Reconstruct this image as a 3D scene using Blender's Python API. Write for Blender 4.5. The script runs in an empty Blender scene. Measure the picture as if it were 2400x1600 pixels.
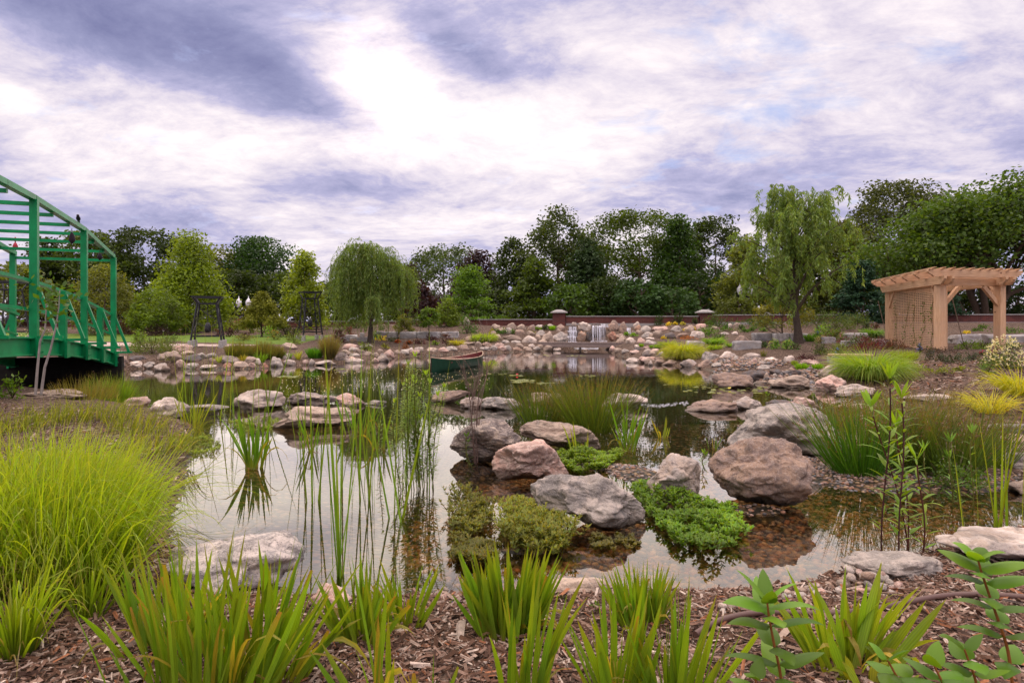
import bpy, bmesh, math, numpy as np
from mathutils import Vector
R=math.radians
F=1450.; CZ=1.5; HY=755.; CX=1200.          # focal length in photo pixels, eye height (m), horizon row, centre column
sc=bpy.context.scene
C=sc.collection
# ------------------------------------------------------------ camera
cd=bpy.data.cameras.new('camera'); cam=bpy.data.objects.new('camera',cd); C.objects.link(cam)
cam.location=(0,0,CZ); cam.rotation_euler=(R(90),0,0)
cd.sensor_width=36; cd.lens=F/2400*36; cd.shift_y=(HY-800)/2400; cd.clip_start=.05; cd.clip_end=2000
cd.dof.use_dof=True; cd.dof.focus_distance=6.5; cd.dof.aperture_fstop=14
sc.camera=cam
# ------------------------------------------------------------ sky
SUN_EL=22.8; SUN_AZ=-12.4   # azimuth from +Y, clockwise
w=bpy.data.worlds.new('World'); sc.world=w; w.use_nodes=True
nt=w.node_tree; nt.nodes.clear()
class NB:
    def __init__(s,nt): s.nt=nt
    def n(s,t,**k):
        n=s.nt.nodes.new(t)
        for a,b in k.items():
            if a.startswith('i_'):
                key=a[2:]; key=int(key) if key.isdigit() else key.replace('_',' ')
                s.put(n.inputs[key],b)
            else: setattr(n,a,b)
        return n
    def put(s,sock,v):
        if isinstance(v,bpy.types.NodeSocket): s.nt.links.new(v,sock)
        elif isinstance(v,bpy.types.Node): s.nt.links.new(v.outputs[0],sock)
        else:
            try: sock.default_value=v
            except Exception: sock.default_value=tuple(v)+(1,)
    def m(s,op,a,b=0.,c=None,clamp=False):
        n=s.nt.nodes.new('ShaderNodeMath'); n.operation=op; n.use_clamp=clamp
        s.put(n.inputs[0],a); s.put(n.inputs[1],b)
        if c is not None: s.put(n.inputs[2],c)
        return n.outputs[0]
    def ramp(s,fac,stops,interp='LINEAR'):
        n=s.nt.nodes.new('ShaderNodeValToRGB'); s.put(n.inputs[0],fac); cr=n.color_ramp; cr.interpolation=interp
        while len(cr.elements)<len(stops): cr.elements.new(.5)
        for e,(p,c) in zip(cr.elements,stops):
            e.position=p; e.color=tuple(c)+(1,) if len(c)==3 else c
        return n.outputs[0]
    def mix(s,f,a,b,mode='MIX'):
        n=s.nt.nodes.new('ShaderNodeMix'); n.data_type='RGBA'; n.blend_type=mode
        s.put(n.inputs[0],f); s.put(n.inputs[6],a); s.put(n.inputs[7],b); return n.outputs[2]
    def noise(s,vec,scale,detail=4,rough=.55,dist=0.,out=0):
        n=s.nt.nodes.new('ShaderNodeTexNoise'); s.put(n.inputs['Vector'],vec); n.inputs['Scale'].default_value=scale
        n.inputs['Detail'].default_value=detail; n.inputs['Roughness'].default_value=rough; n.inputs['Distortion'].default_value=dist
        return n.outputs[out]
    def mapping(s,vec,scale=(1,1,1),loc=(0,0,0),rot=(0,0,0)):
        n=s.nt.nodes.new('ShaderNodeMapping'); s.put(n.inputs[0],vec); n.inputs['Scale'].default_value=scale
        n.inputs['Location'].default_value=loc; n.inputs['Rotation'].default_value=rot; return n.outputs[0]
b=NB(nt)
tc=b.n('ShaderNodeTexCoord'); d=tc.outputs['Generated']
sep=b.n('ShaderNodeSeparateXYZ'); nt.links.new(d,sep.inputs[0])
dx,dy,dz=sep.outputs
el=b.m('ARCSINE',dz); az=b.m('ARCTAN2',dx,dy)
zz=b.m('ADD',b.m('MAXIMUM',dz,0.),.19)
comb=b.n('ShaderNodeCombineXYZ'); b.put(comb.inputs[0],b.m('DIVIDE',dx,zz)); b.put(comb.inputs[1],b.m('DIVIDE',dy,zz)); comb.inputs[2].default_value=0.
pl=comb.outputs[0]
warp=b.noise(b.mapping(pl,(.8,.8,.8)),1.1,3,.5,out=1)
pw=b.n('ShaderNodeVectorMath',operation='MULTIPLY_ADD'); nt.links.new(warp,pw.inputs[0]); pw.inputs[1].default_value=(.5,.5,0); nt.links.new(pl,pw.inputs[2])
pwv=pw.outputs[0]
n1=b.noise(b.mapping(pwv,(1.0,1.25,1),loc=(3.1,1.7,0),rot=(0,0,R(20))),1.05,12,.62,.25)
n2=b.noise(b.mapping(pwv,(1.9,2.2,1),loc=(8,2,0),rot=(0,0,R(28))),4.4,10,.70,.1)
def blob(px,py,rx,ry,amp,rot=0.):
    """soft patch in azimuth/elevation; centre and radii given in photo pixels"""
    a0=math.atan((px-CX)/F); e0=math.atan((HY-py)/math.hypot(F,px-CX))
    ra=rx/F; re=ry/F; c_,s_=math.cos(R(rot)),math.sin(R(rot))
    u=b.m('SUBTRACT',az,a0); v=b.m('SUBTRACT',el,e0)
    uu=b.m('DIVIDE',b.m('ADD',b.m('MULTIPLY',u,c_),b.m('MULTIPLY',v,s_)),ra)
    vv=b.m('DIVIDE',b.m('SUBTRACT',b.m('MULTIPLY',v,c_),b.m('MULTIPLY',u,s_)),re)
    q=b.m('ADD',b.m('MULTIPLY',uu,uu),b.m('MULTIPLY',vv,vv))
    return b.m('MULTIPLY',b.m('EXPONENT',b.m('MULTIPLY',q,-1.)),amp)
val=b.m('ADD',b.m('MULTIPLY',b.m('SUBTRACT',n1,.5),1.3),b.m('MULTIPLY',b.m('SUBTRACT',n2,.5),.5))
val=b.m('ADD',val,.535)
for args in [(890,170,110,90,.22),(860,280,420,230,.17),(320,330,430,80,.16,-8),(1290,330,300,90,.12),(1560,120,200,90,.08),(1000,560,330,50,.10),
             (330,90,430,75,-.40,-14),(620,150,130,50,-.28,-25),(1090,120,120,50,-.26,-30),(1230,170,150,28,-.16,-5),(850,430,240,45,-.28),(350,545,500,65,-.16),
             (1750,210,330,170,-.10),(200,230,190,30,-.16,-12),(2200,500,500,110,-.06),(1200,640,2200,90,.03),(60,40,260,60,-.12)]:
    val=b.m('ADD',val,blob(*args))
cloud=b.ramp(val,[(0.,(.17,.18,.34)),(.25,(.26,.27,.45)),(.43,(.40,.39,.58)),(.54,(.57,.53,.65)),(.70,(.76,.70,.755)),(.95,(.96,.91,.88))])
sky=b.n('ShaderNodeTexSky',sky_type='NISHITA',sun_disc=False,sun_elevation=R(SUN_EL),sun_rotation=R(SUN_AZ),air_density=1.,dust_density=1.)
skyc=b.mix(1.,sky.outputs[0],(.09,.09,.11,1),'MULTIPLY')
gn=b.noise(b.mapping(pwv,(2.2,2.6,1),loc=(5,9,0)),1.6,8,.6)
gap=b.m('MULTIPLY',b.m('SUBTRACT',b.m('ADD',gn,b.m('ADD',blob(1750,190,330,190,.13),blob(1700,640,900,80,.03))),.60),6.,clamp=True)
gap=b.m('MULTIPLY',gap,.62)
blue=b.mix(.75,skyc,(.26,.38,.72,1))
final=b.mix(gap,cloud,blue)
# warm rim close to the hidden sun
glow=b.m('MULTIPLY',blob(890,165,150,140,1.3),b.m('SUBTRACT',val,.35),clamp=True)
final=b.mix(1.,final,b.mix(glow,(1,1,1,1),(1.55,1.45,1.36,1)),'MULTIPLY')
# unseen sky overhead and behind the viewer brightened as added fill light
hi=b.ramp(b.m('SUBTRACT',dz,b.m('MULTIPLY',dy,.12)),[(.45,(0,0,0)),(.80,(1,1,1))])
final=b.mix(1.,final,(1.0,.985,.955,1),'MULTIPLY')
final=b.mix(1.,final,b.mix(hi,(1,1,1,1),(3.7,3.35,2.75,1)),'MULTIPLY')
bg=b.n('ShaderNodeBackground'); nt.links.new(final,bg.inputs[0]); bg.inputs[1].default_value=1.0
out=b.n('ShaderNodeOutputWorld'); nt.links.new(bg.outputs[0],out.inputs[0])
w.cycles.sampling_method='MANUAL'; w.cycles.sample_map_resolution=512
# ------------------------------------------------------------ sun (veiled by cloud, ahead and a little left)
sl=bpy.data.lights.new('sun','SUN'); sl.energy=1.5; sl.angle=R(110); sl.color=(1,.86,.64)
so=bpy.data.objects.new('sun',sl); C.objects.link(so)
sd=Vector((math.sin(R(SUN_AZ))*math.cos(R(SUN_EL)),math.cos(R(SUN_AZ))*math.cos(R(SUN_EL)),math.sin(R(SUN_EL))))
so.rotation_euler=sd.to_track_quat('Z','Y').to_euler()
vs=sc.view_settings; vs.view_transform='Standard'; vs.look='None'; vs.gamma=1; vs.exposure=.42
try: vs.use_curve_mapping=False
except Exception: pass
sc.cycles.max_bounces=8; sc.cycles.transparent_max_bounces=16; sc.cycles.diffuse_bounces=3; sc.cycles.glossy_bounces=3
sc.cycles.caustics_reflective=False; sc.cycles.caustics_refractive=False

# ============================================================ helpers
rng=np.random.default_rng(7)
def nrm(v): return v/np.maximum(np.linalg.norm(v,axis=-1,keepdims=True),1e-9)
def hash3(i,j,k,seed):
    h=(i*374761393+j*668265263+k*2147483647+seed*1274126177)&0xffffffff
    h=((h^(h>>13))*1274126177)&0xffffffff
    return ((h^(h>>16))&0xffff)/65535.
def vnoise(p,seed=0):
    p=np.asarray(p,float); i=np.floor(p).astype(np.int64); f=p-i; f=f*f*(3-2*f); r=0
    for a in (0,1):
        for b_ in (0,1):
            for c in (0,1):
                wgt=(f[:,0] if a else 1-f[:,0])*(f[:,1] if b_ else 1-f[:,1])*(f[:,2] if c else 1-f[:,2])
                r=r+wgt*hash3(i[:,0]+a,i[:,1]+b_,i[:,2]+c,seed)
    return r*2-1
def fbm(p,seed=0,octv=4,gain=.5):
    s=0;a=1.;q=np.asarray(p,float)
    for o in range(octv): s=s+a*vnoise(q,seed+o*17); q=q*2.03+5.1; a*=gain
    return s
class MB:
    """collects quads/tris with per-vertex colour into ONE mesh"""
    def __init__(s): s.v=[];s.f3=[];s.f4=[];s.c=[];s.n=0
    def add(s,v,f,col=None):
        v=np.asarray(v,np.float32).reshape(-1,3); f=np.asarray(f,np.int64)
        if len(v)==0: return s
        s.v.append(v)
        if f.size: (s.f4 if f.shape[1]==4 else s.f3).append(f+s.n)
        if col is None: col=np.ones((len(v),4),np.float32)
        col=np.asarray(col,np.float32)
        if col.ndim==1: col=np.tile(col,(len(v),1))
        if col.shape[1]==3: col=np.hstack([col,np.full((len(col),1),.5,np.float32)])
        s.c.append(col); s.n+=len(v); return s
    def box(s,c,d,rz=0.,col=None,ax=None):
        x,y,z=[q/2 for q in d]
        v=np.array([(-x,-y,-z),(x,-y,-z),(x,y,-z),(-x,y,-z),(-x,-y,z),(x,-y,z),(x,y,z),(-x,y,z)],float)
        if ax is not None: v=v@np.array(ax)
        elif rz: v=np.stack([v[:,0]*math.cos(rz)-v[:,1]*math.sin(rz),v[:,0]*math.sin(rz)+v[:,1]*math.cos(rz),v[:,2]],1)
        v=v+np.array(c)
        return s.add(v,[(0,3,2,1),(4,5,6,7),(0,1,5,4),(1,2,6,5),(2,3,7,6),(3,0,4,7)],col)
    def beam(s,a,b_,wd,ht,col=None,up=(0,0,1)):
        """box from a to b: wd sideways, ht along up"""
        a=np.array(a,float); b_=np.array(b_,float); L=np.linalg.norm(b_-a); x=(b_-a)/L
        y=np.cross(up,x)
        if np.linalg.norm(y)<1e-4: y=np.cross((0,1,0),x)
        y/=np.linalg.norm(y); z=np.cross(x,y)
        return s.box((a+b_)/2,(L,wd,ht),ax=[x,y,z],col=col)
    def tube(s,pts,rad,k=6,col=None):
        pts=np.asarray(pts,float); n=len(pts); rad=np.broadcast_to(rad,(n,)) if np.ndim(rad) else np.full(n,rad)
        t=np.gradient(pts,axis=0); t=nrm(t); ref=np.array((0.,0,1)) if abs(t[0,2])<.9 else np.array((1.,0,0))
        u=nrm(np.cross(t,ref)); w_=np.cross(t,u); a=np.arange(k)*2*math.pi/k
        v=pts[:,None,:]+rad[:,None,None]*(np.cos(a)[None,:,None]*u[:,None,:]+np.sin(a)[None,:,None]*w_[:,None,:])
        f=[]
        for i in range(n-1):
            for j in range(k): f.append((i*k+j,i*k+(j+1)%k,(i+1)*k+(j+1)%k,(i+1)*k+j))
        s.add(v.reshape(-1,3),f,col)
        c0=v[[0,-1]].reshape(-1,3); cc=np.vstack([c0,pts[[0]],pts[[-1]]])
        f=[(2*k,(j+1)%k,j) for j in range(k)]+[(2*k+1,k+j,k+(j+1)%k) for j in range(k)]
        return s.add(cc,f,col)
    def lathe(s,c,prof,k=16,col=None):
        """prof: list of (r,z)"""
        a=np.arange(k)*2*math.pi/k; v=[]
        for r,z in prof: v.append(np.stack([r*np.cos(a),r*np.sin(a),np.full(k,z)],1))
        v=np.vstack(v)+np.array(c); f=[]
        for i in range(len(prof)-1):
            for j in range(k): f.append((i*k+j,i*k+(j+1)%k,(i+1)*k+(j+1)%k,(i+1)*k+j))
        return s.add(v,f,col)
    def strips(s,*a,**k):
        v,f,c=strips(*a,**k); return s.add(v,f,c)
    def build(s,name,mat,parent=None,origin=None,smooth=False):
        me=bpy.data.meshes.new(name)
        v=np.vstack(s.v) if s.v else np.zeros((0,3),np.float32)
        if origin is None: origin=(0,0,0) if parent is None else tuple(parent['_o'])
        v=v-np.array(origin,np.float32)
        me.vertices.add(len(v)); me.vertices.foreach_set('co',v.ravel())
        fs=[];st=[];tot=0
        for f in (s.f4,s.f3):
            if f:
                f=np.vstack(f); fs.append(f.ravel()); st.append(tot+np.arange(len(f))*f.shape[1]); tot+=f.size
        if fs:
            l=np.concatenate(fs).astype(np.int32); p=np.concatenate(st).astype(np.int32)
            me.loops.add(len(l)); me.loops.foreach_set('vertex_index',l)
            me.polygons.add(len(p)); me.polygons.foreach_set('loop_start',p)
            me.polygons.foreach_set('use_smooth',np.full(len(p),smooth))
        ca=me.color_attributes.new('Col','FLOAT_COLOR','POINT'); ca.data.foreach_set('color',np.vstack(s.c).astype(np.float32).ravel())
        me.update(calc_edges=True); me.materials.append(mat)
        o=bpy.data.objects.new(name,me); C.objects.link(o)
        if parent is None: o.location=origin
        else: o.parent=parent
        return o
def setp(o,label=None,cat=None,group=None,kind=None):
    if label: o['label']=label
    if cat: o['category']=cat
    if group: o['group']=group
    if kind: o['kind']=kind
    return o
def thing(name,label,cat,loc,group=None):
    o=bpy.data.objects.new(name,None); C.objects.link(o); o.location=tuple(map(float,loc)); o['_o']=[float(x) for x in loc]
    o.empty_display_size=.1
    return setp(o,label,cat,group)
def unit(n,r,zmin=-1.):
    z=r.uniform(zmin,1,n); a=r.uniform(0,2*math.pi,n); q=np.sqrt(1-z*z); return np.stack([q*np.cos(a),q*np.sin(a),z],1)
def strips(base,dir0,L,W,segs=4,droop=0.,prof=None,col=(1,1,1),jit=.2,rng=rng,fold=0.,side=None,tipcol=None,basecol=None,dpow=1.3,hue=.12):
    """curved leaf ribbons: base(n,3), dir0(n,3), length, half-width profile; droop bends them earthward"""
    base=np.asarray(base,float); n=len(base)
    if n==0: return np.zeros((0,3)),np.zeros((0,4),int),np.zeros((0,4))
    dir0=nrm(np.broadcast_to(dir0,(n,3))); L=np.broadcast_to(L,(n,)); W=np.broadcast_to(W,(n,)); droop=np.broadcast_to(droop,(n,))
    if prof is None: prof=lambda t: np.clip(1-t**2.2,0,1)
    pts=[base.copy()]; p=base.copy(); ds=[dir0]
    for k in range(segs):
        t=(k+.5)/segs; d_=nrm(dir0+np.stack([0*droop,0*droop,-droop*t**dpow*2],1)); p=p+d_*(L/segs)[:,None]; pts.append(p.copy()); ds.append(d_)
    P=np.stack(pts,1); D=np.stack(ds,1)
    if side is None: side=rng.normal(size=(n,3)); side[:,2]*=.25
    side=np.broadcast_to(side,(n,3)); S=side[:,None,:]-D*np.sum(side[:,None,:]*D,-1,keepdims=True); S=nrm(S)
    t=np.linspace(0,1,segs+1); wd=W[:,None]*prof(t)[None,:]/2
    cols=[P-S*wd[...,None],P+S*wd[...,None]]; us=[0.,1.]
    if fold:
        N=np.cross(S,D); cols=[cols[0]+N*(fold*wd)[...,None],P,cols[1]+N*(fold*wd)[...,None]]; us=[0.,.5,1.]
    m=len(cols); V=np.stack(cols,2)
    idx=np.arange(n*(segs+1)*m).reshape(n,segs+1,m)
    f=np.stack([idx[:,:-1,:-1],idx[:,:-1,1:],idx[:,1:,1:],idx[:,1:,:-1]],-1).reshape(-1,4)
    col=np.array(col,float); br=1+jit*rng.uniform(-1,1,(n,1)); hu=hue*rng.uniform(-1,1,n)
    c=np.broadcast_to(col,(n,3))*br; c=c*np.stack([1.12+hu,1.12+0*hu,1-hu],1)
    c=np.repeat(c[:,None,:],segs+1,1)
    if tipcol is not None:
        k=(t**4)[None,:,None]*rng.uniform(0,1.2,(n,1,1)); k=np.clip(k,0,1); c=c*(1-k)+np.array(tipcol)*k
    if basecol is not None:
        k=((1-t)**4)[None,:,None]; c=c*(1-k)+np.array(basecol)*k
    c=np.repeat(c[:,:,None,:],m,2); u=np.broadcast_to(np.array(us)[None,None,:,None],c.shape[:3]+(1,))
    return V.reshape(-1,3),f,np.concatenate([c,u],-1).reshape(-1,4)
IRIS=lambda t: np.where(t<.55,.75+.45*t,1.0*(1-((t-.55)/.45)**1.6))
LANCE=lambda t: np.sin(np.pi*np.clip(t,0,1)**.75)*.97+.03*(t<.99)
OVATE=lambda t: np.sin(np.pi*np.clip(t,0,1)**.65)**.8+.04*(t<.99)
def cards(mb,pos,size,asp=.55,col=(1,1,1),jit=.25,rng=rng,up=.35,dirs=None,hue=.12):
    """single diamond leaves at pos"""
    n=len(pos)
    d_=unit(n,rng) if dirs is None else dirs; d_=nrm(d_)
    s_=rng.normal(size=(n,3)); s_[:,2]*=(1-up); s_=nrm(np.cross(d_,s_)) ; L=size*rng.uniform(.6,1.3,(n,1)); W=L*asp/2
    v=np.stack([pos,pos+d_*L*.45-s_*W,pos+d_*L,pos+d_*L*.55+s_*W],1)
    c=np.array(col,float)*(1+jit*rng.uniform(-1,1,(n,1))); hu=hue*rng.uniform(-1,1,n); c=c*np.stack([1+hu,1+0*hu,1-hu],1)
    c=np.concatenate([np.repeat(c[:,None,:],4,1),np.broadcast_to(np.array([.5,0,.5,1])[None,:,None],(n,4,1))],-1)
    mb.add(v.reshape(-1,3),np.arange(n*4).reshape(n,4),c.reshape(-1,4))
# ============================================================ materials
def newmat(name):
    m=bpy.data.materials.new(name); m.use_nodes=True; t=m.node_tree; t.nodes.clear(); return m,NB(t)
def finish(m,b,sh,disp=None):
    o=b.n('ShaderNodeOutputMaterial'); b.put(o.inputs[0],sh); return m
def princ(b,col,rough=.7,spec=.3,bump=None,bstr=.3,bdist=.02,metal=0.):
    p=b.n('ShaderNodeBsdfPrincipled'); b.put(p.inputs['Base Color'],col); b.put(p.inputs['Roughness'],rough)
    b.put(p.inputs['Specular IOR Level'],spec); p.inputs['Metallic'].default_value=metal
    if bump is not None:
        bm=b.n('ShaderNodeBump'); b.put(bm.inputs['Height'],bump); b.put(bm.inputs['Strength'],bstr); bm.inputs['Distance'].default_value=bdist
        b.nt.links.new(bm.outputs[0],p.inputs['Normal'])
    return p
def leafmat(name,tr=.42,rough=.45,spec=.35,veins=0,tint=1.):
    m,b=newmat(name); a=b.n('ShaderNodeAttribute',attribute_name='Col'); col=a.outputs['Color']
    tcn=b.n('ShaderNodeTexCoord').outputs['Object']
    nz=b.noise(tcn,3.,2,.5); col=b.mix(1.,col,b.ramp(nz,[(.3,(.82,.85,.8)),(.7,(1.15,1.12,1.1))]),'MULTIPLY')
    bump=None
    if veins:
        wv=b.m('SINE',b.m('MULTIPLY',a.outputs['Alpha'],veins*6.283)); bump=wv
        col=b.mix(b.m('MULTIPLY',b.m('ADD',wv,1.),.12),col,(.02,.05,.0,1))
    p=princ(b,col,rough,spec,bump,.35,.002); t=b.n('ShaderNodeBsdfTranslucent')
    tcol=b.mix(1.,col,(1.75*tint,1.55*tint,.40,1),'MULTIPLY'); b.put(t.inputs[0],tcol)
    mx=b.n('ShaderNodeMixShader'); mx.inputs[0].default_value=tr; b.put(mx.inputs[1],p.outputs[0]); b.put(mx.inputs[2],t.outputs[0])
    return finish(m,b,mx.outputs[0])
M={}
M['leaf']=leafmat('leaf'); M['blade']=leafmat('blade',.5,.4,.4,veins=4); M['broad']=leafmat('broad_leaf',.38,.42,.3,veins=0); M['needle']=leafmat('needle',.2,.6,.2)
M['petal']=leafmat('petal',.35,.6,.2)
def attrmat(name,rough=.8,spec=.2,bs=30.,bstr=.4):
    m,b=newmat(name); a=b.n('ShaderNodeAttribute',attribute_name='Col').outputs['Color']; o=b.n('ShaderNodeTexCoord').outputs['Object']
    nz=b.noise(o,bs,5,.6); col=b.mix(1.,a,b.ramp(nz,[(.3,(.72,.72,.72)),(.7,(1.2,1.2,1.2))]),'MULTIPLY')
    return finish(m,b,princ(b,col,rough,spec,nz,bstr,.01))
M['bark']=attrmat('bark',.9,.1,14.,.9); M['chip']=attrmat('wood_chip',.85,.15,60.,.3); M['pebble']=attrmat('pebble',.55,.4,40.,.15)
def rockmat(name,c1,c2,c3,band=0.,speck=.5,fine=1.):
    m,b=newmat(name); oi=b.n('ShaderNodeObjectInfo'); o=b.n('ShaderNodeTexCoord').outputs['Object']
    off=b.n('ShaderNodeVectorMath',operation='MULTIPLY_ADD'); b.put(off.inputs[0],oi.outputs['Random']); off.inputs[1].default_value=(37,91,53); b.nt.links.new(o,off.inputs[2]); v=off.outputs[0]
    big=b.noise(v,1.7*fine,5,.62,.4); med=b.noise(v,9.*fine,6,.65,.2); fin=b.noise(v,30.,5,.8); sp=b.noise(v,75.,3,.7)
    dk=lambda c,k: tuple(x*k for x in c[:3])+(1,)
    rv=b.m('ADD',b.m('MULTIPLY',b.m('FRACT',b.m('MULTIPLY',oi.outputs['Random'],7.31)),.45),.80); c1=b.mix(1.,c1,b.n('ShaderNodeCombineColor',i_0=rv,i_1=b.m('MULTIPLY',rv,.98),i_2=b.m('MULTIPLY',rv,.95)).outputs[0],'MULTIPLY')
    col=b.mix(b.ramp(big,[(.42,(0,0,0)),(.58,(1,1,1))]),b.mix(1.,c1,(1.12,1.12,1.12,1),'MULTIPLY'),dk(c2,.72))
    col=b.mix(b.m('MULTIPLY',b.ramp(med,[(.47,(0,0,0)),(.56,(1,1,1))]),.75),col,dk(c3,1.1))
    cr=b.noise(v,5.*fine,7,.72,.6); col=b.mix(b.m('MULTIPLY',b.ramp(cr,[(.37,(1,1,1)),(.43,(0,0,0))]),.7),col,dk(c2,.34))
    if band:
        mp=b.mapping(v,(1,1,4.5),rot=(R(18),R(12),0)); wv=b.noise(mp,4.5*fine,5,.7,.9)
        col=b.mix(b.m('MULTIPLY',b.ramp(wv,[(.42,(0,0,0)),(.55,(1,1,1))]),band),col,b.mix(1.,c3,(.55,.55,.6,1),'MULTIPLY'))
        med=b.m('ADD',med,b.m('MULTIPLY',wv,.5))
    # mineral grain: dark mica and pale feldspar
    col=b.mix(b.m('MULTIPLY',b.ramp(fin,[(.36,(1,1,1)),(.46,(0,0,0))]),.85*speck),col,(.05,.045,.045,1))
    col=b.mix(b.m('MULTIPLY',b.ramp(sp,[(.55,(0,0,0)),(.64,(1,1,1))]),.65*speck),col,(.62,.57,.53,1))
    # lichen / rain stains
    st=b.noise(b.mapping(v,(1,1,.35)),3.2,5,.7); col=b.mix(b.m('MULTIPLY',b.ramp(st,[(.54,(0,0,0)),(.72,(1,1,1))]),.35),col,(.11,.09,.065,1))
    # wet, algae-dark rim where the stone meets water (a waterline mark on the stone)
    gp=b.n('ShaderNodeNewGeometry').outputs['Position']; s3=b.n('ShaderNodeSeparateXYZ'); b.put(s3.inputs[0],gp)
    wet=b.ramp(b.m('ADD',s3.outputs[2],b.m('MULTIPLY',b.m('SUBTRACT',med,.5),.06)),[(.015,(1,1,1)),(.085,(0,0,0))])
    col=b.mix(b.m('MULTIPLY',wet,.7),col,(.045,.035,.02,1))
    h=b.m('ADD',b.m('ADD',b.m('MULTIPLY',med,1.),b.m('MULTIPLY',fin,.45)),b.m('MULTIPLY',cr,1.2))
    return finish(m,b,princ(b,col,b.m('SUBTRACT',.82,b.m('MULTIPLY',wet,.45)),.3,h,.9,.03))
M['rg']=rockmat('granite_grey',(.37,.335,.30,1),(.28,.255,.235,1),(.42,.36,.31,1))
M['rp']=rockmat('granite_pink',(.52,.34,.28,1),(.44,.29,.24,1),(.52,.40,.34,1))
M['rt']=rockmat('granite_tan',(.45,.36,.285,1),(.38,.30,.24,1),(.30,.22,.17,1))
M['rw']=rockmat('granite_pale',(.62,.54,.48,1),(.52,.45,.40,1),(.36,.28,.22,1),speck=.35)
M['rb']=rockmat('granite_brown',(.33,.23,.17,1),(.42,.30,.23,1),(.20,.15,.13,1))
M['rd']=rockmat('slate_dark',(.09,.085,.09,1),(.15,.14,.145,1),(.12,.08,.06,1),speck=.3)
M['rr']=rockmat('granite_rust',(.38,.16,.10,1),(.28,.14,.10,1),(.42,.26,.18,1))
M['rs']=rockmat('gneiss_banded',(.46,.38,.31,1),(.38,.31,.26,1),(.25,.21,.185,1),band=.8)
M['ro']=rockmat('granite_orange',(.47,.28,.18,1),(.36,.22,.15,1),(.30,.24,.20,1))
M['rk']=rockmat('granite_speckled',(.50,.45,.42,1),(.40,.36,.34,1),(.20,.19,.19,1),speck=1.1)
M['block']=rockmat('limestone_block',(.46,.45,.45,1),(.38,.375,.39,1),(.30,.27,.25,1),speck=.12,fine=.6)
def plain(name,col,rough=.6,spec=.3,var=.15,bs=8.,metal=0.,bstr=.15):
    m,b=newmat(name); o=b.n('ShaderNodeTexCoord').outputs['Object']; nz=b.noise(o,bs,5,.6)
    c=b.mix(b.ramp(nz,[(.3,(0,0,0)),(.7,(1,1,1))]),tuple(x*(1-var) for x in col)+(1,),tuple(x*(1+var) for x in col)+(1,))
    return finish(m,b,princ(b,c,rough,spec,nz,bstr,.01,metal))
M['green']=plain('green_paint',(.0,.235,.075),.42,.35,.28,3.,bstr=.05)
M['black']=plain('black_metal',(.012,.012,.016),.45,.4,.2)
M['canoe_out']=plain('green_hull',(.006,.045,.022),.4,.25,.2); M['canoe_in']=plain('red_lining',(.15,.035,.035),.5,.3,.15); M['trim']=plain('wood_trim',(.55,.40,.28),.5,.3,.1)
M['concrete']=plain('concrete',(.34,.33,.31),.85,.2,.18,12.); M['coping']=plain('coping_stone',(.31,.30,.29),.8,.2,.1,4.); M['hose']=plain('hose_rubber',(.10,.055,.045),.5,.4,.1,20.)
M['glass']=plain('frosted_glass',(.72,.72,.76),.25,.5,.05); M['roof']=plain('roof_shingle',(.12,.12,.145),.8,.2,.2,20.); M['cream']=plain('cream_render',(.5,.47,.42),.8,.2,.05)
M['darkhang']=plain('dark_cloth',(.03,.02,.03),.7,.2,.2); M['redcloth']=plain('red_cloth',(.35,.02,.04),.6,.3,.1)
def woodmat(name,c1,c2,scale=1.,knots=True,gray=0.,axis=2):
    m,b=newmat(name); a=b.n('ShaderNodeAttribute',attribute_name='Col').outputs['Color']; oi=b.n('ShaderNodeObjectInfo')
    o=b.n('ShaderNodeTexCoord').outputs['Object']
    off=b.n('ShaderNodeVectorMath',operation='MULTIPLY_ADD'); b.put(off.inputs[0],oi.outputs['Random']); off.inputs[1].default_value=(37,91,53); b.nt.links.new(o,off.inputs[2])
    sc_=[9,9,9]; sc_[axis]=.7; v=b.mapping(off.outputs[0],tuple(sc_)); g=b.noise(v,1.6*scale,6,.6,1.6)
    g2=b.noise(b.mapping(off.outputs[0],tuple(x*6 for x in sc_)),1.5,3,.6)
    c=b.mix(b.ramp(g,[(.35,(0,0,0)),(.65,(1,1,1))]),c1,c2); c=b.mix(b.m('MULTIPLY',b.ramp(g2,[(.5,(0,0,0)),(.75,(1,1,1))]),.35),c,tuple(x*.5 for x in c1[:3])+(1,))
    if knots:
        vo=b.n('ShaderNodeTexVoronoi',feature='F1'); b.put(vo.inputs['Vector'],off.outputs[0]); vo.inputs['Scale'].default_value=2.6
        c=b.mix(b.ramp(vo.outputs['Distance'],[(.05,(1,1,1)),(.11,(0,0,0))]),c,(.13,.05,.025,1))
    if gray: c=b.mix(b.m('MULTIPLY',b.ramp(b.noise(o,1.3,4,.6),[(.4,(0,0,0)),(.65,(1,1,1))]),gray),c,(.36,.30,.26,1))
    c=b.mix(1.,c,a,'MULTIPLY')
    return finish(m,b,princ(b,c,.62,.25,b.m('ADD',g,b.m('MULTIPLY',g2,.4)),.25,.006))
M['cedar']=woodmat('cedar_vertical',(.52,.31,.17,1),(.67,.44,.27,1),gray=.25,axis=2); M['cedarh']=woodmat('cedar_rafter',(.51,.305,.17,1),(.66,.435,.27,1),gray=.15,axis=0)
M['deck']=woodmat('weathered_deck',(.20,.15,.13,1),(.30,.24,.22,1),knots=False,axis=0); M['plank']=woodmat('bench_plank',(.46,.32,.17,1),(.55,.40,.24,1),axis=0)
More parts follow.
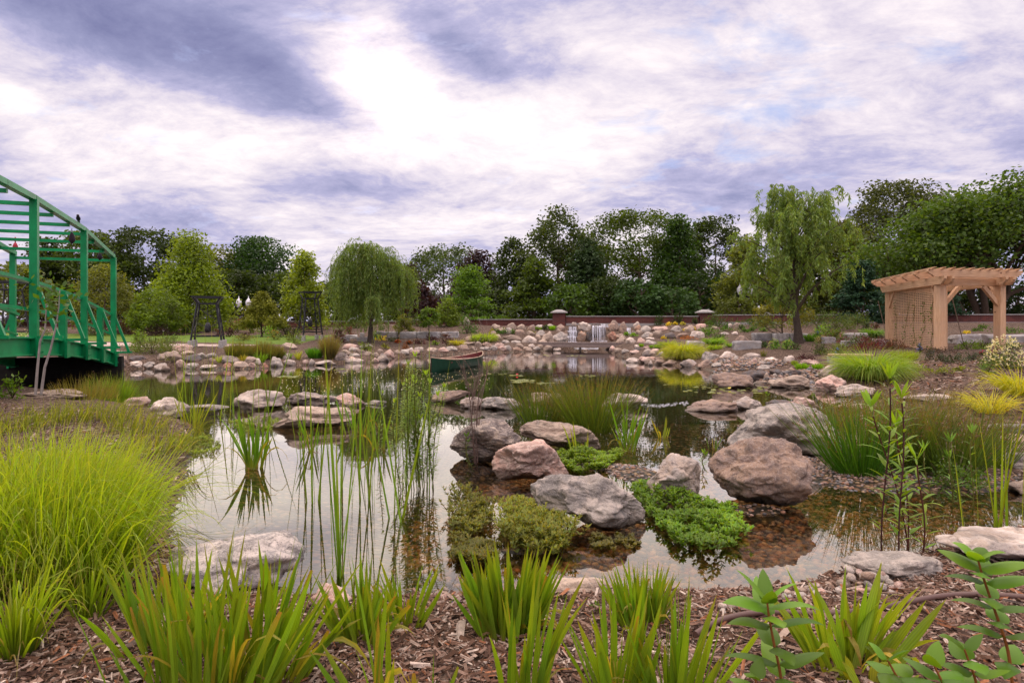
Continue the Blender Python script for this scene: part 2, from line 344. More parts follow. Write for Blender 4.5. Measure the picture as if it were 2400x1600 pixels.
def brickmat():
    m,b=newmat('red_brick'); o=b.n('ShaderNodeTexCoord').outputs['Object']; s3=b.n('ShaderNodeSeparateXYZ'); b.put(s3.inputs[0],o)
    cc=b.n('ShaderNodeCombineXYZ'); b.put(cc.inputs[0],b.m('ADD',s3.outputs[0],s3.outputs[1])); b.put(cc.inputs[1],s3.outputs[2])
    br=b.n('ShaderNodeTexBrick'); b.put(br.inputs['Vector'],cc.outputs[0]); br.inputs['Scale'].default_value=1.
    br.inputs['Brick Width'].default_value=.22; br.inputs['Row Height'].default_value=.075; br.inputs['Mortar Size'].default_value=.008
    br.inputs['Color1'].default_value=(.15,.040,.034,1); br.inputs['Color2'].default_value=(.085,.028,.028,1); br.inputs['Mortar'].default_value=(.13,.09,.08,1)
    c=b.mix(1.,br.outputs[0],b.ramp(b.noise(o,.8,4,.6),[(.3,(.75,.75,.75)),(.7,(1.2,1.15,1.1))]),'MULTIPLY')
    return finish(m,b,princ(b,c,.85,.2,br.outputs['Fac'],-.4,.01))
M['brick']=brickmat()
def mulchmat():
    m,b=newmat('bark_mulch'); o=b.n('ShaderNodeTexCoord').outputs['Object']
    v1=b.n('ShaderNodeTexVoronoi'); b.put(v1.inputs['Vector'],b.mapping(o,(1,2.6,1),rot=(0,0,.6))); v1.inputs['Scale'].default_value=26
    v2=b.n('ShaderNodeTexVoronoi'); b.put(v2.inputs['Vector'],b.mapping(o,(2.4,1,1),rot=(0,0,-.4))); v2.inputs['Scale'].default_value=21
    s1=b.n('ShaderNodeSeparateColor'); b.put(s1.inputs[0],v1.outputs['Color']); s2=b.n('ShaderNodeSeparateColor'); b.put(s2.inputs[0],v2.outputs['Color'])
    f=b.m('MULTIPLY',b.m('ADD',s1.outputs[0],s2.outputs[1]),.5)
    c=b.ramp(f,[(.1,(.035,.023,.015)),(.4,(.095,.064,.045)),(.62,(.155,.11,.08)),(.82,(.25,.19,.15)),(1.,(.38,.31,.26))])
    c=b.mix(1.,c,b.ramp(b.noise(o,.9,5,.6),[(.3,(.72,.70,.70)),(.7,(1.2,1.15,1.15))]),'MULTIPLY')
    h=b.m('ADD',v1.outputs['Distance'],v2.outputs['Distance'])
    return finish(m,b,princ(b,c,.9,.15,h,.9,.03))
M['mulch']=mulchmat()
def lawnmat():
    m,b=newmat('mown_lawn'); o=b.n('ShaderNodeTexCoord').outputs['Object']
    c=b.mix(b.noise(o,25.,4,.7),(.05,.11,.008,1),(.17,.26,.03,1)); c=b.mix(1.,c,b.ramp(b.noise(o,.5,3,.6),[(.3,(.75,.8,.7)),(.7,(1.2,1.15,1.1))]),'MULTIPLY')
    return finish(m,b,princ(b,c,.8,.2,b.noise(o,90.,2,.6),.8,.03))
M['lawn']=lawnmat(); M['path']=plain('path_paving',(.42,.33,.29),.85,.2,.12,18.)
def bedmat():
    m,b=newmat('pond_pebble_bed'); o=b.n('ShaderNodeTexCoord').outputs['Object']
    v=b.n('ShaderNodeTexVoronoi'); b.put(v.inputs['Vector'],b.mapping(o,(1,1,.3))); v.inputs['Scale'].default_value=17; v.inputs['Randomness'].default_value=.85
    s1=b.n('ShaderNodeSeparateColor'); b.put(s1.inputs[0],v.outputs['Color'])
    c=b.ramp(s1.outputs[0],[(0,(.035,.025,.012)),(.3,(.10,.065,.03)),(.55,(.17,.10,.05)),(.8,(.22,.12,.07)),(1,(.26,.19,.12))])
    c=b.mix(b.ramp(v.outputs['Distance'],[(.3,(0,0,0)),(.62,(1,1,1))]),c,(.012,.010,.005,1))
    s3=b.n('ShaderNodeSeparateXYZ'); b.put(s3.inputs[0],o)
    dp=b.ramp(b.m('MULTIPLY',s3.outputs[2],-1.),[(.22,(0,0,0)),(.6,(1,1,1))])     # deep water: silt tone, with light lost to depth put into the colour
    c=b.mix(dp,c,(.016,.020,.005,1))
    return finish(m,b,princ(b,c,.6,.3,b.m('MULTIPLY',v.outputs['Distance'],-1.),.8,.03))
M['bed']=bedmat()
def watermat():
    m,b=newmat('pond_water'); o=b.n('ShaderNodeTexCoord').outputs['Object']
    n1=b.noise(b.mapping(o,(.55,1.6,1)),2.6,3,.5,.3); n2=b.noise(b.mapping(o,(1,1,1),loc=(4,4,0)),.55,3,.5)
    s3=b.n('ShaderNodeSeparateXYZ'); b.put(s3.inputs[0],o)
    far=b.ramp(b.m('MULTIPLY',s3.outputs[1],.04),[(.25,(.12,.12,.12)),(.45,(.55,.55,.55)),(.9,(1,1,1))])   # breeze reaches only the open pond
    h=b.m('ADD',n1,b.m('MULTIPLY',b.noise(o,9.,2,.5),.25))
    st=b.m('MULTIPLY',b.m('MULTIPLY',far,b.ramp(n2,[(.35,(.25,.25,.25)),(.65,(1,1,1))])),.32)
    bm=b.n('ShaderNodeBump'); b.put(bm.inputs['Height'],h); b.put(bm.inputs['Strength'],st); bm.inputs['Distance'].default_value=.012
    fr=b.n('ShaderNodeFresnel'); fr.inputs['IOR'].default_value=1.52; b.nt.links.new(bm.outputs[0],fr.inputs['Normal'])
    g=b.n('ShaderNodeBsdfGlossy'); g.inputs['Roughness'].default_value=.015; g.inputs['Color'].default_value=(1,1,1,1); b.nt.links.new(bm.outputs[0],g.inputs['Normal'])
    t=b.n('ShaderNodeBsdfTransparent'); t.inputs[0].default_value=(.84,.78,.60,1)
    mx=b.n('ShaderNodeMixShader'); b.put(mx.inputs[0],b.m('MULTIPLY',fr.outputs[0],1.22,clamp=True)); b.put(mx.inputs[1],t.outputs[0]); b.put(mx.inputs[2],g.outputs[0])
    return finish(m,b,mx.outputs[0])
M['water']=watermat()
def fallmat():
    m,b=newmat('falling_water'); p=b.n('ShaderNodeBsdfPrincipled'); p.inputs['Base Color'].default_value=(.82,.84,.92,1); p.inputs['Roughness'].default_value=.2
    t=b.n('ShaderNodeBsdfTransparent'); tl=b.n('ShaderNodeBsdfTranslucent'); tl.inputs[0].default_value=(.8,.82,.9,1)
    m1=b.n('ShaderNodeMixShader'); m1.inputs[0].default_value=.4; b.put(m1.inputs[1],p.outputs[0]); b.put(m1.inputs[2],tl.outputs[0])
    mx=b.n('ShaderNodeMixShader'); mx.inputs[0].default_value=.75; b.put(mx.inputs[1],t.outputs[0]); b.put(mx.inputs[2],m1.outputs[0])
    return finish(m,b,mx.outputs[0])
M['fall']=fallmat()
# ============================================================ terrain
def W0(px,py,z=0.):
    Y=(CZ-z)*F/(py-HY); return ((px-CX)*Y/F,Y)
def at(px,py,Y): return np.array([(px-CX)*Y/F,Y,CZ-(py-HY)*Y/F])
POND=[(395,1275),(520,1330),(700,1402),(830,1412),(1000,1400),(1130,1400),(1260,1388),(1430,1388),(1600,1394),(1720,1390),(1850,1378),(1960,1350),(2150,1305),(2220,1285),(2420,1235),(2700,1210),
 (2700,1100),(2400,1112),(2250,1128),(2080,1120),(1975,1118),(1925,1100),(1905,1075),(1960,1062),(1975,1010),(1950,975),(1930,958),(2040,946),(2085,930),(2040,914),(1950,912),(1900,904),(1800,900),(1745,890),
 (1700,878),(1655,866),(1600,858),(1545,854),(1505,850),(1490,840),(1440,832),(1426,822),(1405,815),(1320,814),(1290,822),(1180,826),(1080,829),(1000,834),(930,837),(900,846),(850,850),(780,851),(700,856),(640,858),(600,864),
 (520,866),(420,864),(330,864),(272,866),(262,874),(200,876),(26,881),(-268,886),(-500,888),(-700,905),(-300,908),(0,905),(70,925),(215,935),(290,950),(400,970),(450,1000),(445,1060),(425,1150),(400,1220)]
PW=np.array([W0(*p) for p in POND])
def sdf(X,Y):
    """signed distance to the shoreline, negative over the water"""
    X=np.asarray(X,float).ravel(); Y=np.asarray(Y,float).ravel(); d=np.full(X.shape,1e9); ins=np.zeros(X.shape,bool)
    n=len(PW)
    for i in range(n):
        ax,ay=PW[i]; bx,by=PW[(i+1)%n]; ex,ey=bx-ax,by-ay
        t=np.clip(((X-ax)*ex+(Y-ay)*ey)/(ex*ex+ey*ey),0,1); d=np.minimum(d,np.hypot(X-ax-t*ex,Y-ay-t*ey))
        if ay!=by:
            c=((ay>Y)!=(by>Y))&(X<(bx-ax)*(Y-ay)/(by-ay)+ax); ins^=c
    return np.where(ins,-d,d)
CP=[(-3,0,.25),(0,0,.22),(3,0,.3),(0,-8,.3),(-8,-6,.5),(8,-6,.5),(-2,2.3,.17),(0,2.4,.15),(2,2.4,.2),(3.5,2.6,.25),(-3,4,.22),(-4,7,.22),(-5.5,9.5,.25),(-9,7,.4),(6,4,.3),
    (-60,0,1.),(60,0,1.6),(0,-60,1.)]
for px,py,Y in [(2300,1000,8.8),(2360,1060,7),(2300,900,12),(2000,900,13.6),(2300,850,15.5),(2200,823,19.2),(2400,823,19),(2340,822,19.4),(2090,809,23.8),(2300,803,22.6),(2300,779,24.6),(2300,757,35),(2700,850,15),(2700,780,25),(2000,850,17.2),(2000,806,23.5),(2000,779,27),(2000,757,37),
    (1750,817,23.4),(1750,840,20.3),(1650,842,23),(1800,870,17.4),(1900,850,17.3),(1870,804,24),(1850,797,26.8),(1850,778,28.2),(1850,758,37),(1600,812,29),(1600,796,33),(1600,770,37),(1600,758,39.5),
    (1350,807,34.2),(1350,800,35),(1350,797,36),(1350,763,37.6),(1350,757.5,39.5),(1200,801,35),(1200,775,37),(1200,761,39),(1100,812,33),(1100,785,36.5),(1100,758,40.5),
    (950,815,31.5),(950,795,35),(950,773,37),(950,758,42),(870,805,31.9),(870,795,33.5),(700,835,24),(700,806,30),(700,790,36),(700,770,42),(480,838,22),(480,811,26),(480,791,33),(480,773,42),
    (300,830,20),(300,817,24),(300,791,33),(300,770,43),(100,822,22),(0,800,28),(-300,800,28),(-300,770,43),(-600,830,25),(240,826,18.2),(100,828,17.8),(170,824,19),(-200,850,17.5)]:
    p=at(px,py,Y); CP.append(tuple(p))
for X in (-70,-35,-12,8,30,70):
    for Y in (50,75,130,300): CP.append((X,Y,1.35))
for X in (-150,150): CP.append((X,60,1.4)); CP.append((X,-50,1.4))
CP=np.array(CP)
ISL=[]   # gravel bars: (X,Y,rx,ry,top)
for px,py,rx,ry,top in [(1490,1110,.42,.62,.05),(1375,1085,.40,.45,.05),(1590,1180,.42,.50,.05),(1780,1195,.42,.26,.03),(1920,1100,.36,.75,.05),(1110,1075,.22,.3,.04),(1430,985,.7,.5,.03),(1240,1290,.55,.18,.02),
    (1090,1230,.2,.15,.02),(2160,1135,1.2,.5,.04),(1800,1010,.8,1.3,.06),(1300,975,.6,.4,.03)]:
    X,Y=W0(px,py); ISL.append((X,Y,rx,ry,top))
def Hf(X,Y):
    sh=np.shape(X); X=np.asarray(X,float).ravel(); Y=np.asarray(Y,float).ravel(); num=0;den=0
    for cx,cy,cz in CP:
        e=.25+.05*abs(cy); q=1/((X-cx)**2+(Y-cy)**2+e*e)**2; num=num+q*cz; den=den+q
    base=num/den; d=sdf(X,Y)
    nz=fbm(np.stack([X*.8,Y*.8,0*X],1),3,3)*.03+fbm(np.stack([X*5,Y*5,0*X],1),5,2)*.008
    land=.02+base*(1-np.exp(-np.maximum(d,0)/.55))+nz*np.clip(d*2,0,1)
    dmax=np.where(Y<10.4,.13+.02*np.clip(Y-4,0,5),np.clip(.18+(Y-10.4)*.35,0,1.1))
    dmax=np.where((X<0.)&(Y<10.4),dmax+.10*np.clip(-X,0,1.2),dmax)
    bed=-np.minimum(dmax,.02-d*.16)
    z=np.where(d<0,bed,land)
    for ix,iy,rx,ry,top in ISL:
        r2=((X-ix)/rx)**2+((Y-iy)/ry)**2; k=np.exp(-r2*1.1); z=np.where(d<0,np.maximum(z,z*(1-k)+top*k*1.0+nz*.15*k),z)
    return z.reshape(sh)
def axis_pts(a,b_,c,k,n):
    t=np.linspace(np.arcsinh((a-c)/k),np.arcsinh((b_-c)/k),n); return c+k*np.sinh(t)
GX=axis_pts(-420,420,0.6,3.2,560); GY=axis_pts(-60,600,5.,3.6,620)
XX,YY=np.meshgrid(GX,GY); ZZ=Hf(XX,YY)
def H(x,y):
    x=np.asarray(x,float); y=np.asarray(y,float)
    i=np.clip(np.searchsorted(GX,x)-1,0,len(GX)-2); j=np.clip(np.searchsorted(GY,y)-1,0,len(GY)-2)
    u=np.clip((x-GX[i])/(GX[i+1]-GX[i]),0,1); v=np.clip((y-GY[j])/(GY[j+1]-GY[j]),0,1)
    return (ZZ[j,i]*(1-u)+ZZ[j,i+1]*u)*(1-v)+(ZZ[j+1,i]*(1-u)+ZZ[j+1,i+1]*u)*v
_ys=np.geomspace(1.3,60,3000)
def G(px,py,clamp=True):
    """where the sight line through a photo pixel meets ground or water"""
    x=(px-CX)*_ys/F; z=CZ-(py-HY)*_ys/F; h=H(x,_ys)
    if clamp: h=np.maximum(h,0)
    k=np.nonzero(z<=h)[0]; i=k[0] if len(k) else len(_ys)-1
    return np.array([x[i],_ys[i],h[i]])
# zones of the one terrain sheet
iy,ix=np.mgrid[0:len(GY)-1,0:len(GX)-1]; idx=(iy*len(GX)+ix).ravel()
quads=np.stack([idx,idx+1,idx+1+len(GX),idx+len(GX)],1)
cx_=((XX[:-1,:-1]+XX[1:,1:])/2).ravel(); cy_=((YY[:-1,:-1]+YY[1:,1:])/2).ravel(); cz_=((ZZ[:-1,:-1]+ZZ[1:,1:])/2).ravel()
dist=sdf(cx_,cy_)
sx=CX+cx_/np.maximum(cy_,.1)*F; sy=HY+(CZ-cz_)/np.maximum(cy_,.1)*F
bedm=dist<0
edge=fbm(np.stack([cx_*.5,cy_*.5,0*cx_],1),9,2)*1.2
lawnm=(~bedm)&(cy_+edge*.6>29)&(cy_+edge*.6<37)&(cx_<-10.5)&(cx_>-60)
pathm=(~bedm)&((np.hypot((cx_+18.6)/5.,(cy_-21.)/2.6)<1)|((cy_>25.6)&(cy_<28.2)&(cx_<-11.5)&(cx_>-50)))&~lawnm
verts=np.stack([XX.ravel(),YY.ravel(),ZZ.ravel()],1)
def sub(mask,name,mat,kind='structure',flat=None,smooth=True):
    q=quads[mask]; u,inv=np.unique(q.ravel(),return_inverse=True); v=verts[u].copy()
    if flat is not None: v[:,2]=flat
    o=MB().add(v,inv.reshape(-1,4)).build(name,mat,smooth=smooth); o['kind']=kind; return o
sub(~(bedm|lawnm|pathm),'ground',M['mulch']); sub(bedm,'pond_bed',M['bed']); sub(lawnm,'lawn',M['lawn']); sub(pathm,'path',M['path'])
qz=ZZ.ravel()[quads].min(1)
sub((qz<0.0)&(dist<1.0),'water',M['water'],flat=0.)
# ------------------------------------------------------------ loose bark chips over the near beds
def scatter(n,x0,x1,y0,y1,r,near=None):
    X=r.uniform(x0,x1,n); Y=r.uniform(y0,y1,n); return X,Y
r=np.random.default_rng(11)
def chips(n,x0,x1,y0,y1,smin,smax):
    X,Y=scatter(n,x0,x1,y0,y1,r); d=sdf(X,Y); keep=(d>.03)&(np.abs(X)<Y*1.0+2.5); X,Y=X[keep],Y[keep]; n=len(X)
    L=r.uniform(smin,smax,n)**1.0; L*=r.choice([.5,1,1,1.6],n); Wd=L*r.uniform(.10,.34,n); a=r.uniform(0,math.pi,n)+0*X; tilt=r.normal(0,.22,n); roll=r.normal(0,.4,n)
    d_=np.stack([np.cos(a)*np.cos(tilt),np.sin(a)*np.cos(tilt),np.sin(tilt)],1); s_=np.stack([-np.sin(a)*np.cos(roll),np.cos(a)*np.cos(roll),np.sin(roll)],1); up=np.cross(d_,s_)
    c=np.stack([X,Y,H(X,Y)+r.uniform(.002,.02,n)],1); hL=(L/2)[:,None]; hW=(Wd/2)[:,None]; th=(Wd*.35)[:,None]
    v=np.stack([c-d_*hL-s_*hW*.6,c+d_*hL-s_*hW,c+d_*hL*.9+up*th,c-d_*hL*1.1+up*th*.8,c+d_*hL*.95+s_*hW*.7,c-d_*hL+s_*hW],1)
    i=np.arange(n*6).reshape(n,6); f=np.vstack([i[:,[0,1,2,3]],i[:,[3,2,4,5]]])
    pal=np.array([(.10,.055,.035),(.17,.10,.07),(.24,.16,.12),(.33,.25,.20),(.44,.36,.30),(.28,.12,.06),(.06,.035,.025)])
    col=pal[r.choice(7,n,p=[.22,.22,.17,.12,.08,.05,.14])]*r.uniform(.75,1.25,(n,1)); return v.reshape(-1,3),f,np.repeat(np.hstack([col,np.full((n,1),.5)]),6,0)
mb=MB()
mb.add(*chips(60000,-3.2,3.6,1.3,4.3,.018,.055)); mb.add(*chips(45000,-2.6,2.8,1.3,3.9,.007,.02)); mb.add(*chips(900,-2.6,2.8,1.3,4,.06,.11)); mb.add(*chips(36000,-8,10,1.0,9,.03,.07)); mb.add(*chips(16000,4,14,8.5,17,.04,.10))
setp(mb.build('bark_chips',M['chip']),'loose brown and grey bark mulch chips covering the near bank','mulch',kind='stuff')
# ------------------------------------------------------------ unit boulders and pebbles
_ico={}
def ico(sub_):
    if sub_ not in _ico:
        bm=bmesh.new(); bmesh.ops.create_icosphere(bm,subdivisions=sub_,radius=1.)
        _ico[sub_]=(np.array([v.co[:] for v in bm.verts]),np.array([[v.index for v in f.verts] for f in bm.faces])); bm.free()
    return _ico[sub_]
def boulder(seed,sub_=4,ang=.5,rough=1.,blocky=0.):
    v,f=ico(sub_); r=np.random.default_rng(seed); d=nrm(v)
    k=int(9+8*ang); n=unit(k,r); dd=r.uniform(.70,1.0,k); p=7+26*ang
    if blocky: n=np.vstack([np.eye(3),-np.eye(3),unit(4,r)]); n=nrm(n+r.normal(0,.06,n.shape)); dd=np.concatenate([r.uniform(.62,.72,6),r.uniform(.85,.95,4)]); p=26
    q=np.maximum(d@n.T,0)/dd; rad=(np.sum(q**p,1)+.75**p)**(-1/p)
    if not blocky: rad=np.minimum(rad,1.2)
    a=.17*rough; o=seed*3.7
    rad=rad*(1+a*fbm(d*1.6+o,seed,2)+a*.45*(.6*fbm(d*5+o,seed+3,3)-.7*np.abs(fbm(d*3.2+o,seed+9,3)))+(a*.10*fbm(d*19+o,seed+5,2) if sub_>=5 else 0))
    P=d*rad[:,None]; lo,hi=P.min(0),P.max(0); return (P-(lo+hi)/2)/(hi-lo),f
def shape_to(v,outline):
    """give a unit boulder the side outline (list of points) of the real one"""
    o=np.array(outline,float); lo,hi=o.min(0),o.max(0); o=(o-(lo+hi)/2)/(hi-lo); o[:,1]*=-1; K=96; c=np.zeros(2)
    ang=(np.arange(K)+.5)/K*2*math.pi-math.pi; R_=np.zeros(K)
    for i in range(len(o)):
        a,b_=o[i],o[(i+1)%len(o)]
        for k in range(K):
            d=np.array([math.cos(ang[k]),math.sin(ang[k])]); M_=np.array([[d[0],a[0]-b_[0]],[d[1],a[1]-b_[1]]]); dt=np.linalg.det(M_)
            if abs(dt)>1e-9:
                t,s=np.linalg.solve(M_,a)
                if t>0 and -1e-6<=s<=1+1e-6: R_[k]=max(R_[k],t)
    th=np.arctan2(v[:,2],v[:,0]); r=np.hypot(v[:,0],v[:,2]); bi=((th+math.pi)/(2*math.pi)*K).astype(int)%K; S_=np.zeros(K); np.maximum.at(S_,bi,r); S_=np.where(S_<.2,.5,S_)
    sm=lambda x:(np.roll(x,1)+2*x+np.roll(x,-1))/4
    f=R_/sm(S_); ff=np.interp((th+math.pi)/(2*math.pi)*K-.5,np.arange(-1,K+1),np.concatenate([[f[-1]],f,[f[0]]]))
    w=v.copy(); w[:,0]*=ff; w[:,2]*=ff; lo,hi=w.min(0),w.max(0); return (w-(lo+hi)/2)/(hi-lo)
def pebbles(n,cx0,cy0,rx,ry,smin,smax,r,zoff=0.,cond=None,flat=.55,warm=False):
    v,f=ico(1); a=r.uniform(0,2*math.pi,n); q=np.sqrt(r.uniform(0,1,n)); X=cx0+np.cos(a)*q*rx; Y=cy0+np.sin(a)*q*ry
    if cond is not None: k=cond(X,Y); X,Y=X[k],Y[k]; n=len(X)
    s=r.uniform(smin,smax,n)/2; an=r.uniform(0,math.pi,n); ca,sa=np.cos(an),np.sin(an); asp=r.uniform(.6,.95,n)
    x=v[None,:,0]*s[:,None]; y=v[None,:,1]*(s*asp)[:,None]; z=v[None,:,2]*(s*flat*r.uniform(.8,1.2,n))[:,None]
    P=np.stack([x*ca[:,None]-y*sa[:,None]+X[:,None],x*sa[:,None]+y*ca[:,None]+Y[:,None],z+(H(X,Y)+zoff+s*.15)[:,None]],-1)
    pal=np.array([(.30,.20,.16),(.22,.15,.11),(.13,.10,.08),(.16,.16,.17),(.34,.27,.23),(.24,.12,.07),(.08,.075,.075),(.28,.19,.10)]); c=pal[r.integers(0,8,n)]*r.uniform(.7,1.2,(n,1))
    if warm: c=c*np.array([1.15,.86,.56])
    F_=(f[None]+(np.arange(n)*len(v))[:,None,None]).reshape(-1,3)
    return P.reshape(-1,3),F_,np.repeat(np.hstack([c,np.full((n,1),.5)]),len(v),0)
mb=MB()
for ix,iy,rx,ry,top in ISL[:6]+ISL[9:11]: mb.add(*pebbles(int(900*rx*ry/.25*.55)+60,ix,iy,rx*1.35,ry*1.35,.022,.05,r))
setp(mb.build('gravel_bar',M['pebble'],smooth=True),'small dark rounded gravel banks showing between the near boulders','gravel',kind='stuff')
mb=MB(); mb.add(*pebbles(13000,1.6,5.0,2.5,2.1,.035,.075,r,cond=lambda X,Y:(H(X,Y)<-.035)&(np.abs(X)<Y*.85),zoff=-.004,warm=True))
setp(mb.build('submerged_pebbles',M['pebble'],smooth=True),'brown and orange pebbles lying under the clear shallow water at right','pebbles',kind='stuff')
# ============================================================ boulders
KN={'g':('rg','grey'),'p':('rp','pinkish'),'t':('rt','tan'),'w':('rw','pale'),'b':('rb','brown'),'d':('rd','dark'),'r':('rr','rust red'),'s':('rs','banded'),'o':('ro','orange brown'),'k':('rk','speckled')}
_rs=[100]
OUTL={
 'angular grey boulder with a pointed':[(1242.5, 1147.2), (1286.9, 1124.2), (1324.2, 1121.4), (1370.2, 1124.2), (1401.7, 1117.1), (1424.7, 1121.4), (1447.6, 1141.5), (1476.3, 1161.5), (1499.3, 1187.4), (1515.1, 1213.2), (1505.0, 1227.5), (1459.1, 1239.0), (1413.2, 1241.9), (1373.0, 1227.5), (1338.6, 1213.2), (1301.3, 1201.7), (1258.2, 1193.1), (1243.9, 1170.2)],
 'pink brown boulder rising':[(1149.2, 1086.9), (1160.7, 1058.2), (1183.6, 1041.0), (1218.1, 1031.0), (1258.2, 1026.7), (1281.2, 1032.4), (1301.3, 1049.6), (1312.8, 1075.5), (1324.2, 1095.6), (1335.7, 1118.5), (1315.6, 1125.7), (1258.2, 1128.6), (1200.9, 1131.4), (1175.0, 1134.3), (1160.7, 1118.5), (1149.2, 1104.2)],
 'round striped boulder at the left':[(1053.1, 1052.5), (1063.1, 1029.6), (1083.2, 1009.5), (1109.0, 992.3), (1137.7, 983.6), (1166.4, 983.6), (1189.4, 992.3), (1206.6, 1009.5), (1229.6, 1029.6), (1218.1, 1058.2), (1160.7, 1086.9), (1129.1, 1089.8), (1100.4, 1081.2), (1071.7, 1066.9)],
 'long tan boulder behind':[(1212.3, 1006.6), (1226.7, 989.4), (1252.5, 985.1), (1286.9, 986.5), (1324.2, 995.1), (1358.7, 998.0), (1381.6, 1009.5), (1398.9, 1029.6), (1406.0, 1052.5), (1387.4, 1061.1), (1344.3, 1058.2), (1286.9, 1046.8), (1243.9, 1029.6), (1218.1, 1020.9)],
 'pale steep boulder between':[(1519.2, 1133.1), (1536.7, 1108.6), (1557.8, 1080.5), (1578.8, 1065.4), (1606.9, 1070.0), (1638.4, 1080.5), (1648.9, 1105.0), (1647.2, 1136.6), (1641.9, 1164.7), (1617.4, 1171.7), (1568.3, 1168.2), (1540.3, 1164.7), (1521.0, 1150.6)],
 'largest brown rough boulder':[(1670.0, 1101.5), (1680.5, 1080.5), (1705.0, 1063.0), (1736.6, 1041.9), (1764.7, 1026.2), (1792.7, 1024.4), (1820.8, 1029.7), (1852.3, 1033.2), (1873.4, 1045.4), (1890.9, 1070.0), (1897.9, 1098.0), (1887.4, 1115.6), (1880.4, 1136.6), (1866.3, 1171.7), (1831.3, 1185.7), (1796.2, 1189.2), (1750.6, 1185.7), (1722.6, 1175.2), (1698.0, 1150.6), (1680.5, 1133.1)],
 'huge smooth grey sloping':[(1705.0, 1041.9), (1729.6, 1017.4), (1750.6, 989.3), (1771.7, 968.3), (1803.2, 954.3), (1841.8, 952.5), (1890.9, 950.8), (1925.9, 957.8), (1954.0, 975.3), (1975.0, 1010.4), (1975.0, 1045.4), (1947.0, 1070.0), (1897.9, 1066.5), (1820.8, 1063.0), (1750.6, 1052.5)],
 'low tan boulder standing in the still':[(634.9, 1000.9), (654.9, 986.5), (677.9, 963.6), (698.0, 950.6), (729.6, 952.1), (758.2, 959.3), (801.3, 959.3), (818.5, 966.4), (824.2, 983.6), (815.6, 995.1), (772.6, 1000.9), (700.9, 1004.3), (660.7, 1003.7)],
 'round pale grey boulder, leftmost':[(551.6, 949.2), (560.3, 926.3), (580.3, 916.2), (609.0, 911.3), (637.7, 914.8), (660.7, 917.6), (671.6, 932.0), (666.4, 949.2), (637.7, 956.4), (586.1, 956.4)]}
def rock(x0,y0,x1,y1,kind='t',label=None,group=None,sub_=4,ang=.45,depth=.75,name='boulder',blocky=0.,seed=None,sink=.25,rough=1.,rz=None,gy=None,cat='rock',parent=None,Y0=None):
    _rs[0]+=1; seed=seed or _rs[0]; cxp=(x0+x1)/2
    g=G(cxp,gy or y1) if Y0 is None else at(cxp,y1,Y0)
    s=g[1]/F; wd=(x1-x0)*s; dp=min(wd*depth,wd); Yc=g[1]+dp*.42
    wd=(x1-x0)*Yc/F; ztop=CZ-(y0-HY)*Yc/F; zb=g[2]; hh=max(ztop-zb,.25*wd*.3); H_=hh*(1+sink)+.02
    v,f=boulder(seed,sub_,ang,rough,blocky)
    for k_,o_ in OUTL.items():
        if label and label.startswith(k_): v=shape_to(v,o_); H_=hh*1.06+.02
    v=v*np.array([wd,dp,H_]); X=(cxp-CX)*Yc/F; o=MB().add(v,f).build(name,M['block'] if blocky else M[KN[kind][0]],origin=(0,0,0),smooth=True,parent=parent)
    o.location=(X,Yc,ztop-H_/2)
    if label: setp(o,label,cat,group)
    return o
